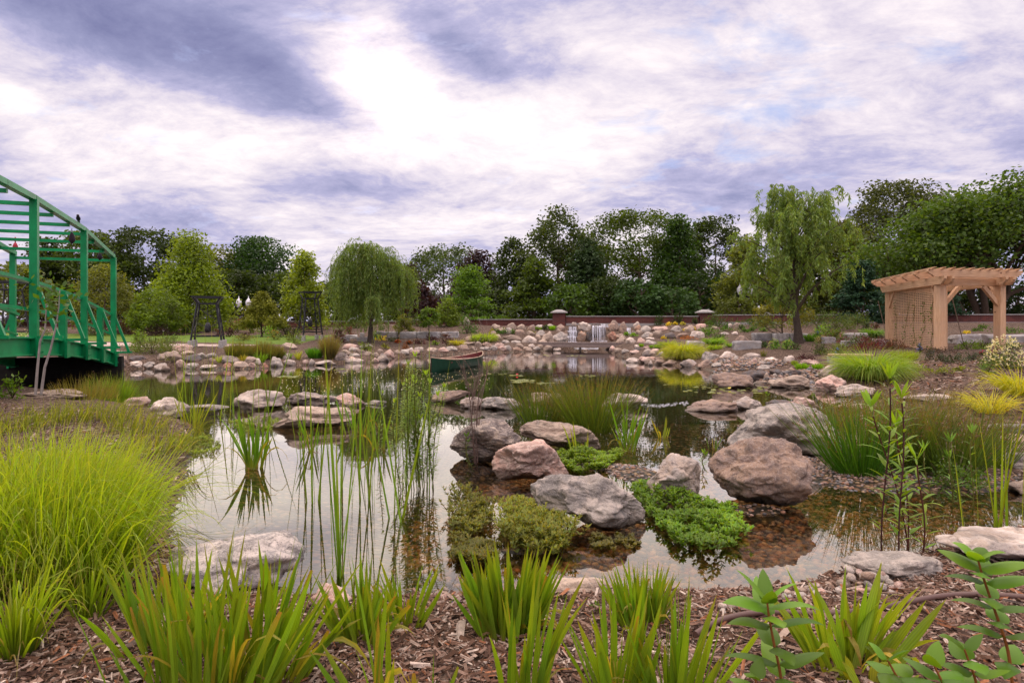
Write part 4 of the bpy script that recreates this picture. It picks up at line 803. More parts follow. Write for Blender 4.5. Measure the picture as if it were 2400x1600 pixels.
# ============================================================ brick walls
def wall(p0,p1,ztop,zb,lab,th=.3,base=True):
    a=np.array(p0,float); b_=np.array(p1,float); o=thing('brick_wall',lab,'wall',(a[0],a[1],zb)); L=np.linalg.norm(b_-a); x=(b_-a)/L; rz=math.atan2(x[1],x[0])
    def seg(z0,z1,t,nm,mat,ex=0.):
        m=MB(); m.box((L/2,0,0),(L+ex,t,z1-z0)); q=m.build(nm,M[mat],o); 
        me=q.data; vv=np.zeros(len(me.vertices)*3,np.float32); me.vertices.foreach_get('co',vv); vv=vv.reshape(-1,3)+np.array(o['_o'],np.float32); me.vertices.foreach_set('co',vv.ravel()); q.location=(0,0,(z0+z1)/2-zb); q.rotation_euler=(0,0,rz)
    bz=ztop-.06
    mid=bz-.42 if base else zb
    seg(mid,bz,th,'brickwork','brick')
    if base: seg(zb-.3,mid-.0,th+.05,'plinth','coping')
    seg(bz,ztop,th+.12,'coping','coping',.02)
def xy(px,Y): return ((px-CX)*Y/F,Y)
zt=lambda py,Y: CZ-(py-HY)*Y/F
wall(xy(-900,44),xy(965,46),1.60,.9,'low brick wall with pale coping behind the left lawn and willow',base=False)
wall(xy(966,46),xy(1294,41),1.72,.9,'brick wall stretch from the willow to the first pier',base=False)
wall(xy(1326,40),xy(1636,40),zt(740,40),1.2,'brick wall stretch on a stone plinth between the two capped piers')
wall(xy(1668,40),xy(2800,36),zt(737,40),1.2,'long brick wall behind the right slope, pergola and tall willow')
def pier(px,Y,lab):
    x,y=xy(px,Y); t=thing('wall_pier',lab,'pier',(x,y,1.2)); m=MB(); m.box((x,y,1.55),(.78,.6,1.1)); q=m.build('brickwork',M['brick'],t)
    m=MB(); m.box((x,y,2.14),(.9,.72,.08)); v=[(-.43,-.34,2.18),(.43,-.34,2.18),(.43,.34,2.18),(-.43,.34,2.18),(-.14,-.1,2.33),(.14,-.1,2.33),(.14,.1,2.33),(-.14,.1,2.33)]
    m=MB(); m.box((x,y,2.13),(1.05,.85,.07)); m.add(np.array([(a*1.2+x,b_*1.15+y,c-.015) for a,b_,c in v]),[(0,1,5,4),(1,2,6,5),(2,3,7,6),(3,0,4,7),(4,5,6,7)]); m.build('cap',M['coping'],t)
pier(1310,40,'brick wall pier with grey pyramid cap above the waterfall'); pier(1652,40,'brick wall pier with grey pyramid cap left of the tall willow')
# ============================================================ black iron plant towers
def tower(px,py,H_,wb,Y,lab,rz=.35):
    X=(px-CX)*Y/F; z0=float(H(X,Y)); t=thing('plant_tower',lab,'tower',(X,Y,z0)); cr,sr=math.cos(rz),math.sin(rz)
    def q(x,y,z): return np.array((X+x*cr-y*sr,Y+x*sr+y*cr,z0+z))
    cs=[(-1,-1),(1,-1),(1,1),(-1,1)]; wt=wb*.62; fh=.28
    for a,b_ in cs:
        m=MB(); m.lathe(q(a*wb/2,b_*wb/2,-.25),[(0,0),(.13,0),(.11,.25+fh-.02),(.10,.25+fh),(0,.25+fh)],10); m.build('concrete_foot',M['concrete'],t)
        m=MB(); m.beam(q(a*wb/2,b_*wb/2,fh),q(a*wt/2,b_*wt/2,H_*.87),.055,.055); m.beam(q(a*wt/2,b_*wt/2,H_*.87),q(a*wb*.46,b_*wb*.46,H_),.05,.05); m.build('leg',M['black'],t)
    def ring(w_,z,th,nm):
        m=MB()
        for i in range(4):
            a,b_=cs[i],cs[(i+1)%4]; m.beam(q(a[0]*w_/2,a[1]*w_/2,z),q(b_[0]*w_/2,b_[1]*w_/2,z),th,th)
        m.build(nm,M['black'],t)
    ring(wt*1.02,H_*.87,.06,'ring'); ring(wb*.94,H_,.07,'top_ring'); ring(wb*.95,fh+.16,.05,'lower_ring')
    m=MB()
    for i in range(4):
        a,b_=cs[i],cs[(i+1)%4]
        for s0,s1 in ((.1,.5),(.5,.9)):
            w0=(wb+(wt-wb)*s0)/2; w1=(wb+(wt-wb)*s1)/2; zz0=fh+(H_*.87-fh)*s0; zz1=fh+(H_*.87-fh)*s1
            m.tube([q(a[0]*w0,a[1]*w0,zz0),q(b_[0]*w1,b_[1]*w1,zz1)],.009,4); m.tube([q(b_[0]*w0,b_[1]*w0,zz0),q(a[0]*w1,a[1]*w1,zz1)],.009,4)
    m.build('cross_wire',M['black'],t)
    m=MB(); m.lathe(q(0,0,H_*.28),[(0,0),(.09,.02),(.13,.1),(.11,.3),(.06,.42),(0,.44)],12); m.tube([q(0,0,H_*.5),q(0,0,H_*.87)],.015,5); m.build('hanging_bell',M['black'],t,smooth=True)
g=G(487,806); tower(487,0,(806-690)*25.5/F,1.12,25.5,'larger black iron tower with flared top on concrete feet before the lawn')
tower(727,0,2.55,1.0,33,'smaller black iron tower with flared top left of the willow',rz=.6)
tower(20,0,2.6,1.1,27,'black iron tower with flared top partly seen through the green bridge',rz=.2)
# ============================================================ lamp posts
def lamp(px,py,Y,lab):
    X,_,Z=at(px,py,Y); z0=float(H(X,Y)); t=thing('street_lamp',lab,'lamp',(X,Y,z0)); m=MB(); m.lathe((X,Y,z0-.1),[(.16,0),(.16,.3),(.08,.5),(.055,1),(.045,Z-z0-.5)],10); m.beam((X-.42,Y,Z-.42),(X+.42,Y,Z-.42),.05,.06)
    m.lathe((X,Y,Z-.6),[(.05,0),(.09,.15),(.05,.3),(0,.4)],8); m.build('pole',M['black'],t,smooth=True)
    for s in (-.39,.39):
        h_=MB(); h_.lathe((X+s,Y,Z-.45),[(.0,0),(.12,.02),(.2,.14),(.13,.2)],12); h_.build('lamp_base',M['black'],t,smooth=True)
        l=MB(); l.lathe((X+s,Y,Z-.24),[(.12,0),(.2,.18),(.22,.36),(.19,.50),(.09,.62),(.04,.70),(.015,.86),(0,.88)],14); l.build('lantern',M['glass'],t,smooth=True)
lamp(571,712,50,'black street lamp with twin white acorn lanterns before the dark trees at left'); lamp(1746,682,47,'black street lamp with twin lanterns half hidden by leaves left of the tall willow')
# ============================================================ boardwalk below the falls
def bw():
    a=at(1168,803.5,33.6); b_=at(1560,805.5,31.8); z=a[2]; t=thing('boardwalk','low weathered timber boardwalk crossing in front of the waterfall','boardwalk',(a[0],a[1],z)); x=nrm((b_-a)[None])[0]; L=np.linalg.norm(b_-a); y=np.cross((0,0,1),x)
    m=MB(); n=66
    for i in range(n):
        s=L*(i+.5)/n; c=a+x*s+y*.65; m.beam(c-y*.68,c+y*.68,L/n*.93,.035)
    m.build('deck_plank',M['deck'],t)
    for k in (0.0,1.3): m=MB(); m.beam(a+y*k-[0,0,.11],b_+y*k-[0,0,.11],.06,.17); m.build('side_beam',M['deck'],t)
    for i in range(5):
        s=L*(.08+.21*i); m=MB(); c=a+x*s+y*.3; m.beam(c-[0,0,.2],c-[0,0,.75],.1,.1); m.build('support_post',M['deck'],t)
    m=MB()
    for i in range(18):
        s=L*(i+.5)/18; m.beam(a+x*(s-.25)+y*-.02+[0,0,.03],a+x*(s+.25)+y*-.02+[0,0,.03],.05,.03)
    m.build('kerb_board',M['deck'],t)
bw()
# ============================================================ falling water
def fall(px0,px1,steps,lab,n):
    m=MB(); r=np.random.default_rng(int(px0))
    for (ya,yb,Ya,Yb) in steps:
        u=r.uniform(0,1,n); x=px0+(px1-px0)*u; pts=[]
        for k in range(6):
            t=k/5; Y=Ya+(Yb-Ya)*math.sqrt(t); py=ya+(yb-ya)*t**1.5; pts.append(np.stack([(x-CX)*Y/F+r.normal(0,.012,n),np.full(n,Y-.0)+r.normal(0,.01,n),np.full(n,CZ-(py-HY)*Y/F)],1))
        P=np.stack(pts,1); wd=r.uniform(.004,.02,n)[:,None]*np.linspace(1.,.55,6)[None]; lo=P.copy(); hi=P.copy(); lo[...,0]-=wd; hi[...,0]+=wd; hi[...,1]+=.012
        V=np.stack([lo,hi],2); i=np.arange(n*12).reshape(n,6,2); f=np.stack([i[:,:-1,0],i[:,:-1,1],i[:,1:,1],i[:,1:,0]],-1).reshape(-1,4); m.add(V.reshape(-1,3),f)
        # splash foam
        Yf=Yb-.06; q=r.normal(size=(n*3,3))*np.array([.0,.05,.03]); q[:,0]=(px0+(px1-px0)*r.uniform(-.1,1.1,n*3)-CX)*Yf/F; q[:,1]+=Yf; q[:,2]+=CZ-(yb-HY)*Yf/F; cards(m,q,.06,.8,(1,1,1),0,r)
    o=m.build('waterfall',M['fall']); setp(o,lab,'waterfall')
s3=S
fall(1150+1075/s3,1150+1180/s3,[(766,776,36.5,36.35),(776,788,36.3,36.1),(788,802,36.0,35.85)],'narrow stepped fall of white water tumbling over the left rocks',24)
fall(1150+1400/s3,1150+1590/s3,[(763,800,36.3,36.0)],'wider curtain of thin falling water pouring from the flat ledge',30)
fall(1150+1520/s3,1150+1615/s3,[(758.5,764,36.9,36.5)],'short white trickle at the lip above the wider fall',16)
fall(1150+1870/s3,1150+1930/s3,[(768,782,36.6,36.2)],'small thin white trickle between boulders right of the two falls',12)
# ============================================================ bench, hose, house, flower basket
def bench():
    a=at(1940,831,17.4); b_=at(2046,832.5,16.9); t=thing('bench','low timber plank bench on a concrete block behind the pale dome boulder','bench',(a[0],a[1],a[2]-.3))
    m=MB(); m.beam(a,b_,.34,.05); m.build('seat',M['plank'],t); x=nrm((b_-a)[None])[0]; m=MB(); m.box(a+x*.16-[0,0,.18],(.26,.3,.3)); m.build('support_block',M['concrete'],t); m=MB(); m.beam(a+x*.32-[0,0,.15],b_-[0,0,.15],.25,.2); m.build('under_plank',M['plank'],t)
    m=MB(); m.box(b_-x*.16-[0,0,.18],(.26,.3,.3)); m.build('support_block',M['concrete'],t)
bench()
pts=[G(x,y)+[0,0,.025] for x,y in [(1630,1500),(1655,1482),(1690,1465),(1740,1452),(1800,1446),(1880,1450),(1960,1450),(2050,1440),(2120,1425),(2180,1412),(2240,1405),(2300,1404),(2420,1412)]]
P=np.array(pts); t_=np.linspace(0,len(P)-1,60); P=np.stack([np.interp(t_,np.arange(len(P)),P[:,k]) for k in range(3)],1)
for _ in range(3): P[1:-1]=(P[:-2]+P[1:-1]*2+P[2:])/4
P[:,2]=np.maximum(P[:,2],H(P[:,0],P[:,1])+.018)
setp(MB().tube(P,.014,10).build('garden_hose',M['hose'],smooth=True),'brown irrigation hose curving over the mulch at lower right','hose')
def house(px0,px1,Y,lab,zr,ze):
    x0=(px0-CX)*Y/F; x1=(px1-CX)*Y/F; t=thing('house',lab,'house',((x0+x1)/2,Y,1.3)); m=MB(); m.box(((x0+x1)/2,Y+3,(ze+1.2)/2),(x1-x0-.6,6,ze-1.2)); m.build('wall',M['cream'],t)
    m=MB(); m.add([(x0,Y-.4,ze-.1),(x1,Y-.4,ze-.1),(x1,Y+6.4,ze-.1),(x0,Y+6.4,ze-.1),(x0+1.2,Y+3,zr),(x1-1.2,Y+3,zr)],[(0,1,5,4),(2,3,4,5)]); m.add([(x0,Y-.4,ze-.1),(x1,Y-.4,ze-.1),(x1,Y+6.4,ze-.1),(x0,Y+6.4,ze-.1),(x0+1.2,Y+3,zr),(x1-1.2,Y+3,zr)],[(1,2,5),(3,0,4)]); m.build('roof',M['roof'],t)
house(1588,1745,62,'low house with dark grey roof just showing over the brick wall',3.2,2.3)
house(1850,2010,64,'low house with grey roof behind the tall willow, over the wall',3.6,2.5)
# ============================================================ trees
def envelope(shape,t):
    if shape=='round': return np.sqrt(np.clip(1-(2*t-1)**2,0,1))**.8
    if shape=='dome': return np.clip(1-t**3.2,0,1)**.55*(.62+.38*np.clip(t*4,0,1))
    if shape=='cone': return (1-t)**.85*.97+.03
    if shape=='egg': return np.sin(np.pi*np.clip(t*.93+.05,0,1)**.62)**.75
    if shape=='vase': return np.clip(.35+t,0,1)*np.clip((1-t)*3.2,0,1)**.6
    return np.ones_like(t)
def tree(px,top,bot,hw,Y,shape,col,lab,cat='tree',n=None,size=.3,clumps=90,loose=.11,trunk=.16,seed=0,name='tree',stake=None,dense=1.,lean=0.,trunkcol=(.10,.075,.055),mat='leaf',group=None,nlimb=26,plates=False,asp=.6,hollow=.45):
    r=np.random.default_rng(int(px*7+top*3+seed)); X=(px-CX)*Y/F; z0=float(H(X,Y)); zt_=CZ-(top-HY)*Y/F; zb=max(CZ-(bot-HY)*Y/F,z0+.02); Rr=hw*Y/F*1.22; clumps=int(clumps*1.35); Hc=zt_-zb
    t=thing(name,lab,cat,(X,Y,z0),group); 
    tt=r.uniform(0,1,clumps)**.85; az=r.uniform(0,2*math.pi,clumps); env=envelope(shape,tt)
    irr=1+.30*fbm(np.stack([np.cos(az)*1.4+seed,np.sin(az)*1.4,tt*3.5],1),int(px)%97,2); rad=Rr*env*irr*(hollow+(1.02-hollow)*r.uniform(0,1,clumps)**.5)
    cc=np.stack([X+np.cos(az)*rad+lean*tt,Y+np.sin(az)*rad*.85,zb+tt*Hc*(1-.04*r.uniform(0,1,clumps))],1)
    if n is None: n=int(min(42000,dense*6.6*(Hc*Rr*1.6)/(size*size*asp*.5)))
    csz=r.uniform(.6,1.5,clumps); w_=csz*csz*(env+.15); k=r.choice(clumps,n,p=w_/w_.sum()); sd=loose*(Rr*.6+Hc*.22)*csz[k]
    q=r.normal(size=(n,3))
    if plates: q[:,2]*=.28; q[:,:2]*=1.25
    else: q[:,2]*=.72; q=q/np.maximum(1,np.linalg.norm(q,axis=1,keepdims=True)/1.9)
    P=cc[k]+q*sd[:,None]; P[:,2]=np.clip(P[:,2],z0+.02,zt_+.1*abs(loose)*Hc)
    c=np.array(col)*(1+.30*r.uniform(-1,1,(clumps,1)))[k]; c=c*(1+.25*r.uniform(-1,1,(n,1)))
    mb=MB(); d_=nrm(unit(n,r)*np.array([1,1,.6])+np.array([0,0,-.25])); s_=nrm(np.cross(d_,r.normal(size=(n,3)))); L=size*r.uniform(.6,1.3,(n,1)); W_=L*asp/2
    v=np.stack([P,P+d_*L*.45-s_*W_,P+d_*L,P+d_*L*.5+s_*W_],1); mb.add(v.reshape(-1,3),np.arange(n*4).reshape(n,4),np.repeat(np.hstack([c,np.full((n,1),.5)]),4,0))
    mb.build('crown',M[mat],t)
    tb=MB(); tr=trunk; zc=zb+Hc*.72; m_=8; zs=np.linspace(z0-.1,zc,m_); wob=np.cumsum(r.normal(0,.03*Rr*.5,(m_,2)),0); wob-=wob[0]; pts=np.stack([X+wob[:,0]+lean*np.clip((zs-zb)/Hc,0,1),Y+wob[:,1],zs],1)
    rr=tr*np.linspace(1.15,.25,m_); rr[0]*=1.35; tb.tube(pts,rr,8,trunkcol)
    for i in r.choice(clumps,min(nlimb,clumps),replace=False):
        e=cc[i]; s0=r.uniform(.15,.85); zz=min(max(e[2]-abs(e[0]-X)*r.uniform(.5,1.0)-.2*Hc*s0,zb*.35+z0*.65),zc); b0=np.array([np.interp(zz,zs,pts[:,0]),np.interp(zz,zs,pts[:,1]),zz]); mid=(b0*.5+e*.5)+np.array([0,0,-.04*Hc])+r.normal(0,.04*Rr,3)
        rb=np.interp(zz,zs,rr)*.55; tb.tube([b0,b0*.6+mid*.4,mid,e*.6+mid*.4,e],[rb,rb*.8,rb*.55,rb*.35,rb*.12],5,trunkcol)
    tb.build('trunk',M['bark'],t,smooth=True); return t
DK=(.034,.060,.010); MD=(.058,.098,.013); LT=(.12,.20,.02); YG=(.17,.25,.018); OL=(.13,.165,.028); PU=(.030,.014,.022); BG=(.03,.07,.035)
T=tree
T(105,552,742,48,52,'cone',DK,'dark layered evergreen rising behind the left bridge truss',plates=True,size=.26,clumps=70)
T(22,622,760,62,44,'round',OL,'olive green tree at the left photo edge behind the bridge')
T(205,546,750,78,54,'round',MD,'tall dark round tree seen between the bridge posts',loose=.11)
T(340,540,755,92,58,'round',DK,'large dark maple with domed crown right of the bridge',loose=.10,clumps=120,size=.32)
T(245,622,775,60,37,'egg',(.14,.165,.035),'thin yellowish olive young tree behind the bridge end post',size=.16,dense=.55,trunk=.07)
T(447,545,772,82,40,'cone',YG,'bright green pyramidal tree behind the larger black tower',size=.19,clumps=130,loose=.13,dense=1.1,trunk=.1)
T(366,676,775,50,36,'dome',(.12,.19,.02),'low yellow green bushy tree left of the larger black tower',size=.15,trunk=.06)
T(516,575,700,30,60,'round',OL,'loose thin olive tree peeking right of the bright green one',dense=.5)
T(607,560,742,78,62,'vase',(.03,.075,.018),'dark feathery spreading tree above the twin street lamp',loose=.12,size=.3,clumps=110,hollow=.3)
T(560,636,762,72,57,'round',DK,'dense dark green tree directly behind the twin street lamp'); T(665,640,762,60,58,'round',MD,'dark green tree behind the conical yellow shrub')
T(468,690,765,48,52,'round',DK,'dark low tree mass behind the larger black tower')
T(613,684,768,44,35,'cone',(.17,.19,.022),'conical golden green conifer in front of the brick wall',mat='needle',size=.12,clumps=120,loose=.1,trunk=.05,dense=1.3)
T(714,590,765,50,41,'cone',(.19,.26,.02),'bright yellow green maple left of the weeping willow',size=.2,clumps=90,dense=.95,trunk=.08)
T(770,660,765,45,56,'round',DK,'dark tree mass just left behind the weeping willow')
T(958,620,748,34,60,'egg',PU,'dark purple plum tree just right of the weeping willow'); T(985,660,752,30,52,'egg',(.035,.015,.02),'lower dark purple tree right of the weeping willow')
T(1040,572,720,68,66,'round',(.06,.10,.03),'pale green open oak behind the purple trees',dense=.75,clumps=70)
T(1122,588,755,52,60,'egg',PU,'tall dark purple beech left of centre',clumps=100); T(1060,690,755,40,55,'round',PU,'low dark purple bush like tree behind the light green locust')
T(1100,618,752,50,45,'cone',(.10,.20,.018),'light green layered young tree before the purple beech',size=.2,plates=True,clumps=80,trunk=.07,dense=.9); T(1048,700,768,24,40,'egg',(.13,.20,.02),'slim yellow green young tree behind the small weeping tree',size=.14,trunk=.05)
T(1205,560,748,50,56,'egg',DK,'dark maple left of the tallest central tree',clumps=90); T(1310,484,742,84,56,'egg',(.055,.085,.02),'tallest open crowned maple above the waterfall',loose=.085,clumps=150,dense=.72,size=.3,trunk=.22)
T(1255,600,752,62,50,'cone',MD,'mid green tree with layered branches before the tallest maple',plates=True); T(1375,560,742,52,52,'cone',(.03,.06,.018),'dark pine right of the tallest maple',mat='needle',plates=True,clumps=110)
T(1340,668,748,60,48,'dome',(.06,.12,.018),'bushy light green growth behind the first wall pier'); T(1425,650,742,52,49,'dome',DK,'dark pine bush over the wall right of the first pier',mat='needle')
T(1500,500,740,105,60,'round',MD,'broad spreading locust tree right of centre',loose=.095,clumps=150,dense=.85); T(1590,504,740,66,55,'cone',(.04,.09,.016),'tall pointed green tree beside the spreading locust',clumps=130,loose=.11)
T(1500,655,742,64,48,'dome',(.032,.075,.018),'dark pine bushes above the wall left of the second pier',mat='needle'); T(1575,675,742,54,47,'dome',(.04,.09,.02),'green pine bush over the wall just left of the second pier',mat='needle')
T(1678,512,735,64,60,'round',DK,'dark round headed tree left of the tall pale willow',clumps=100); T(1640,640,738,62,52,'round',(.025,.055,.012),'dark shaded tree above the second pier')
T(1748,560,742,50,48,'egg',OL,'olive green tree partly behind the tall pale willow',size=.25); T(1730,700,745,40,46,'dome',(.09,.12,.02),'low yellow green bush under the second street lamp',size=.18)
T(1960,520,745,70,52,'round',(.09,.115,.02),'olive green tree right behind the tall pale willow'); T(1870,600,745,80,56,'round',DK,'dark tree behind the trunk of the tall pale willow')
T(2020,610,757,52,36,'cone',(.022,.06,.03),'dark blue green spruce left of the pergola',mat='needle',plates=True,size=.17,clumps=140,loose=.09,dense=1.3,trunk=.07)
T(2095,428,735,110,56,'dome',(.055,.075,.02),'large olive dark tree behind the pergola roof',clumps=150,loose=.09); T(2180,560,735,90,50,'round',MD,'mid green tree low behind the pergola roof'); T(2190,640,745,48,38,'cone',(.025,.065,.035),'small spruce seen over the pergola',mat='needle',plates=True,size=.17)
T(2130,640,742,60,46,'round',DK,'dark low tree behind the pergola lattice')
T(2385,660,742,60,46,'round',(.03,.06,.02),'dark tree low at the right photo edge'); T(2260,690,745,60,48,'dome',DK,'dark undergrowth seen through the pergola opening')
T(885,690,764,75,56,'dome',DK,'dark tree mass directly behind the weeping willow'); T(160,675,764,85,58,'dome',DK,'dark low trees behind the bridge posts'); T(1165,680,752,48,53,'dome',DK,'dark low tree between the purple beech and the tallest maple'); T(310,690,764,60,56,'dome',DK,'dark low tree beyond the bridge end'); T(1010,700,756,60,58,'dome',DK,'dark low tree behind the small weeping tree')
def bigmaple():
    Y=42.; px=2300; X=(px-CX)*Y/F; z0=float(H(X,Y)); t=thing('tree','huge spreading maple with thick forked trunk behind the pergola at right','tree',(X,Y,z0)); r=np.random.default_rng(3); tb=MB(); tips=[]
    def br(p,d_,L,rad,dep):
        n=5; pts=[p]; dd=d_.copy()
        for i in range(n): dd=nrm((dd+r.normal(0,.12,3)+np.array([0,0,.03]))[None])[0]; pts.append(pts[-1]+dd*L/n)
        tb.tube(pts,np.linspace(rad,rad*.6,n+1),7 if rad>.06 else 5,(.085,.06,.045))
        if dep==0: tips.append(pts[-1]); tips.append(pts[-2]); return
        for i in range(3 if dep>1 else 3):
            a=r.uniform(0,6.28); sp=r.uniform(.45,.85); o=np.array([math.cos(a),math.sin(a)*.8,r.uniform(-.1,.5)]); br(pts[-1] if i<2 else pts[-3],nrm((dd+o*sp)[None])[0],L*r.uniform(.62,.8),rad*.55,dep-1)
    for dx,sp in ((-.35,-.75),(.15,.12),(.5,.75),(.0,-.2),(-.2,-1.5),(.2,1.4)): br(np.array([X+dx,Y,z0-.1]),nrm(np.array([[sp*.75,r.uniform(-.3,.3),1.]]))[0],3.4,.27,4)
    tips=np.array(tips); n=36000; k=r.integers(0,len(tips),n); q=r.normal(size=(n,3))*np.array([.62,.62,.50]); P=tips[k]+q; keep=P[:,2]>z0+2.2; P=P[keep]; n=len(P); m=MB(); cards(m,P,.26,.65,(.07,.13,.018),.35,r,dirs=nrm(unit(n,r)*np.array([1,1,.5])-np.array([0,0,.25])))
    m.build('crown',M['leaf'],t); tb.build('trunk',M['bark'],t,smooth=True)
bigmaple()
# ------------------------------------------------------------ willows
def willow(px,py,top,Y,Rr,lab,col,n,strand,seed,dense,trunk_r,crown0,up=0.):
    X=(px-CX)*Y/F; z0=float(H(X,Y)); zt_=CZ-(top-HY)*Y/F; Ht=zt_-z0; r=np.random.default_rng(seed); t=thing('willow',lab,'willow tree',(X,Y,z0)); tb=MB(); zs=np.linspace(z0-.1,z0+Ht*.8,9); w_=np.cumsum(r.normal(0,.02*Ht*.3,(9,2)),0); w_-=w_[0]
    tp=np.stack([X+w_[:,0],Y+w_[:,1],zs],1); rr=trunk_r*np.linspace(1.1,.2,9); rr[0]*=1.4; tb.tube(tp,rr,9,(.07,.055,.045)); ends=[];leaves=MB()
    nl=int(46+30*up)
    for i in range(nl):
        s=r.uniform(.14,.76) if up else r.uniform(.22,.78)**.8; b0=np.array([np.interp(z0+Ht*s,zs,tp[:,k]) for k in (0,1)]+[z0+Ht*s]); a=i*2.4+r.normal(0,.3); prof=(np.interp(s,[.1,.3,.45,.6,.78],[.62,1.,.98,.78,.42])*r.uniform(.75,1.15) if up else (1.0-.55*max(s-.45,0)/.35)); reach=Rr*r.uniform(.35,1.)*prof; rise=r.uniform(.12,.30)*Ht*(1.-.3*s)*(1-.35*up)+reach*up*.35
        e=b0+np.array([math.cos(a)*reach,math.sin(a)*reach*.9,rise]); e[2]=min(e[2],zt_-.1*r.uniform(0,1)*Ht*.5); mid=(b0+e)/2+np.array([0,0,rise*.35])
        q=[b0*(1-u)**2+2*mid*u*(1-u)+e*u*u for u in np.linspace(0,1,7)]; rb=np.interp(b0[2],zs,rr)*.5; tb.tube(q,np.linspace(rb,rb*.15,7),5,(.09,.075,.05)); ends+= [(np.array(q[j]),nrm(np.array([[math.cos(a),math.sin(a),.0]]))[0],(j/6)) for j in (2,3,4,5,6,6)]
    r.shuffle(ends); E=np.array([e[0] for e in ends]); D=np.array([e[1] for e in ends]); ns=n; k=(r.uniform(0,1,ns)**1.5*len(E)).astype(int); B=E[k]+r.normal(0,.045*Rr,(ns,3)); d0=nrm(D[k]*r.uniform(.1,1,(ns,1))+r.normal(0,.45,(ns,3))*np.array([1,1,.3])+np.array([0,0,.35+up*.3]))
    L=strand*r.uniform(.45,1.15,ns); S_=10; pts=[B]; p=B; 
    for j in range(S_): u=(j+1)/S_; d_=nrm(d0*(1-min(1,u*1.6))+np.array([0,0,-1.])*u*2.2+r.normal(0,.05,(ns,3))); p=p+d_*(L/S_)[:,None]; pts.append(p)
    Pt=np.stack(pts,1); Pt[...,2]=np.maximum(Pt[...,2],z0+crown0*Ht*.55+r.uniform(-.1,.5,(ns,1)))
    m2=int(dense); u=r.uniform(0,S_-.01,(ns,m2)); i0=u.astype(int); f_=(u-i0)[...,None]; g=Pt[np.arange(ns)[:,None],i0]*(1-f_)+Pt[np.arange(ns)[:,None],i0+1]*f_; g=g.reshape(-1,3); dd=nrm(r.normal(size=g.shape)*np.array([.5,.5,.25])+np.array([0,0,-.9])); cj=np.repeat(1+.25*r.uniform(-1,1,ns),m2)
    c0=len(leaves.c); cards(leaves,g,.17,.17 if up==0 else .2,col,.28,r,dirs=dd); leaves.c[-1][:,:3]*=np.repeat(cj,4)[:,None]
    # twigs
    tw=MB(); sl_=r.choice(ns,min(ns,220),replace=False)
    for j in sl_: tw.tube(Pt[j][::2],.006,3,(.14,.13,.04))
    leaves.build('crown',M['leaf'],t); tb.build('trunk',M['bark'],t,smooth=True); tw.build('twigs',M['bark'],t)
willow(868,803,570,31.9,2.45,'weeping willow with dark trunk on the far shore left of centre',(.13,.205,.042),1250,2.3,5,50,.13,.12)
willow(1872,804,402,24.2,2.45,'tall airy pale willow on the right slope, largest near tree',(.165,.255,.055),1050,.8,8,34,.14,.16,up=1.)
# small weeping standard and staked saplings
def sapling(px,py,top,hw,lab,col,bot,shape='egg',size=.09,dense=.5,trunk=.025,Y=None,cat='tree',name='sapling'):
    g=G(px,py); return tree(px,top,bot,hw,g[1] if Y is None else Y,shape,col,lab,cat,size=size,clumps=34,dense=dense,trunk=trunk,nlimb=14,name=name)
sapling(1006,793,722,22,'small mop headed weeping tree on a thin pale trunk behind the canoe',(.10,.18,.02),762,'dome',size=.13,dense=1.,trunk=.035)
sapling(1836,798,690,58,'slender yellow leaved sapling just left of the tall willow trunk',(.18,.19,.03),765,'egg',dense=.35,trunk=.04)
sapling(948,790,735,22,'thin willowy sapling under the right side of the weeping willow',(.14,.16,.03),786,'egg',dense=.6)
# bridge sapling (two bare grey stems)
def twin():
    g=at(88,915,7.6); g[2]=H(g[0],g[1]); t=thing('sapling','thin two stemmed grey sapling with sparse leaves before the bridge','sapling',g); m=MB(); lv=MB(); r=np.random.default_rng(2)
    for pts in ([(83,925),(88,860),(94,800),(106,770),(108,730),(110,690)],[(96,925),(105,860),(118,820),(130,770),(138,720),(140,680)]):
        P=np.array([at(x,y,7.6) for x,y in pts]); m.tube(P,np.linspace(.016,.005,len(P)),6,(.33,.29,.27))
        for k in (-1,-2):
            q=P[k]+r.normal(0,.10,(26,3)); cards(lv,q,.085,.6,(.07,.15,.02),.3,r)
    m.build('stem',M['bark'],t,smooth=True); lv.build('foliage',M['leaf'],t)
twin()
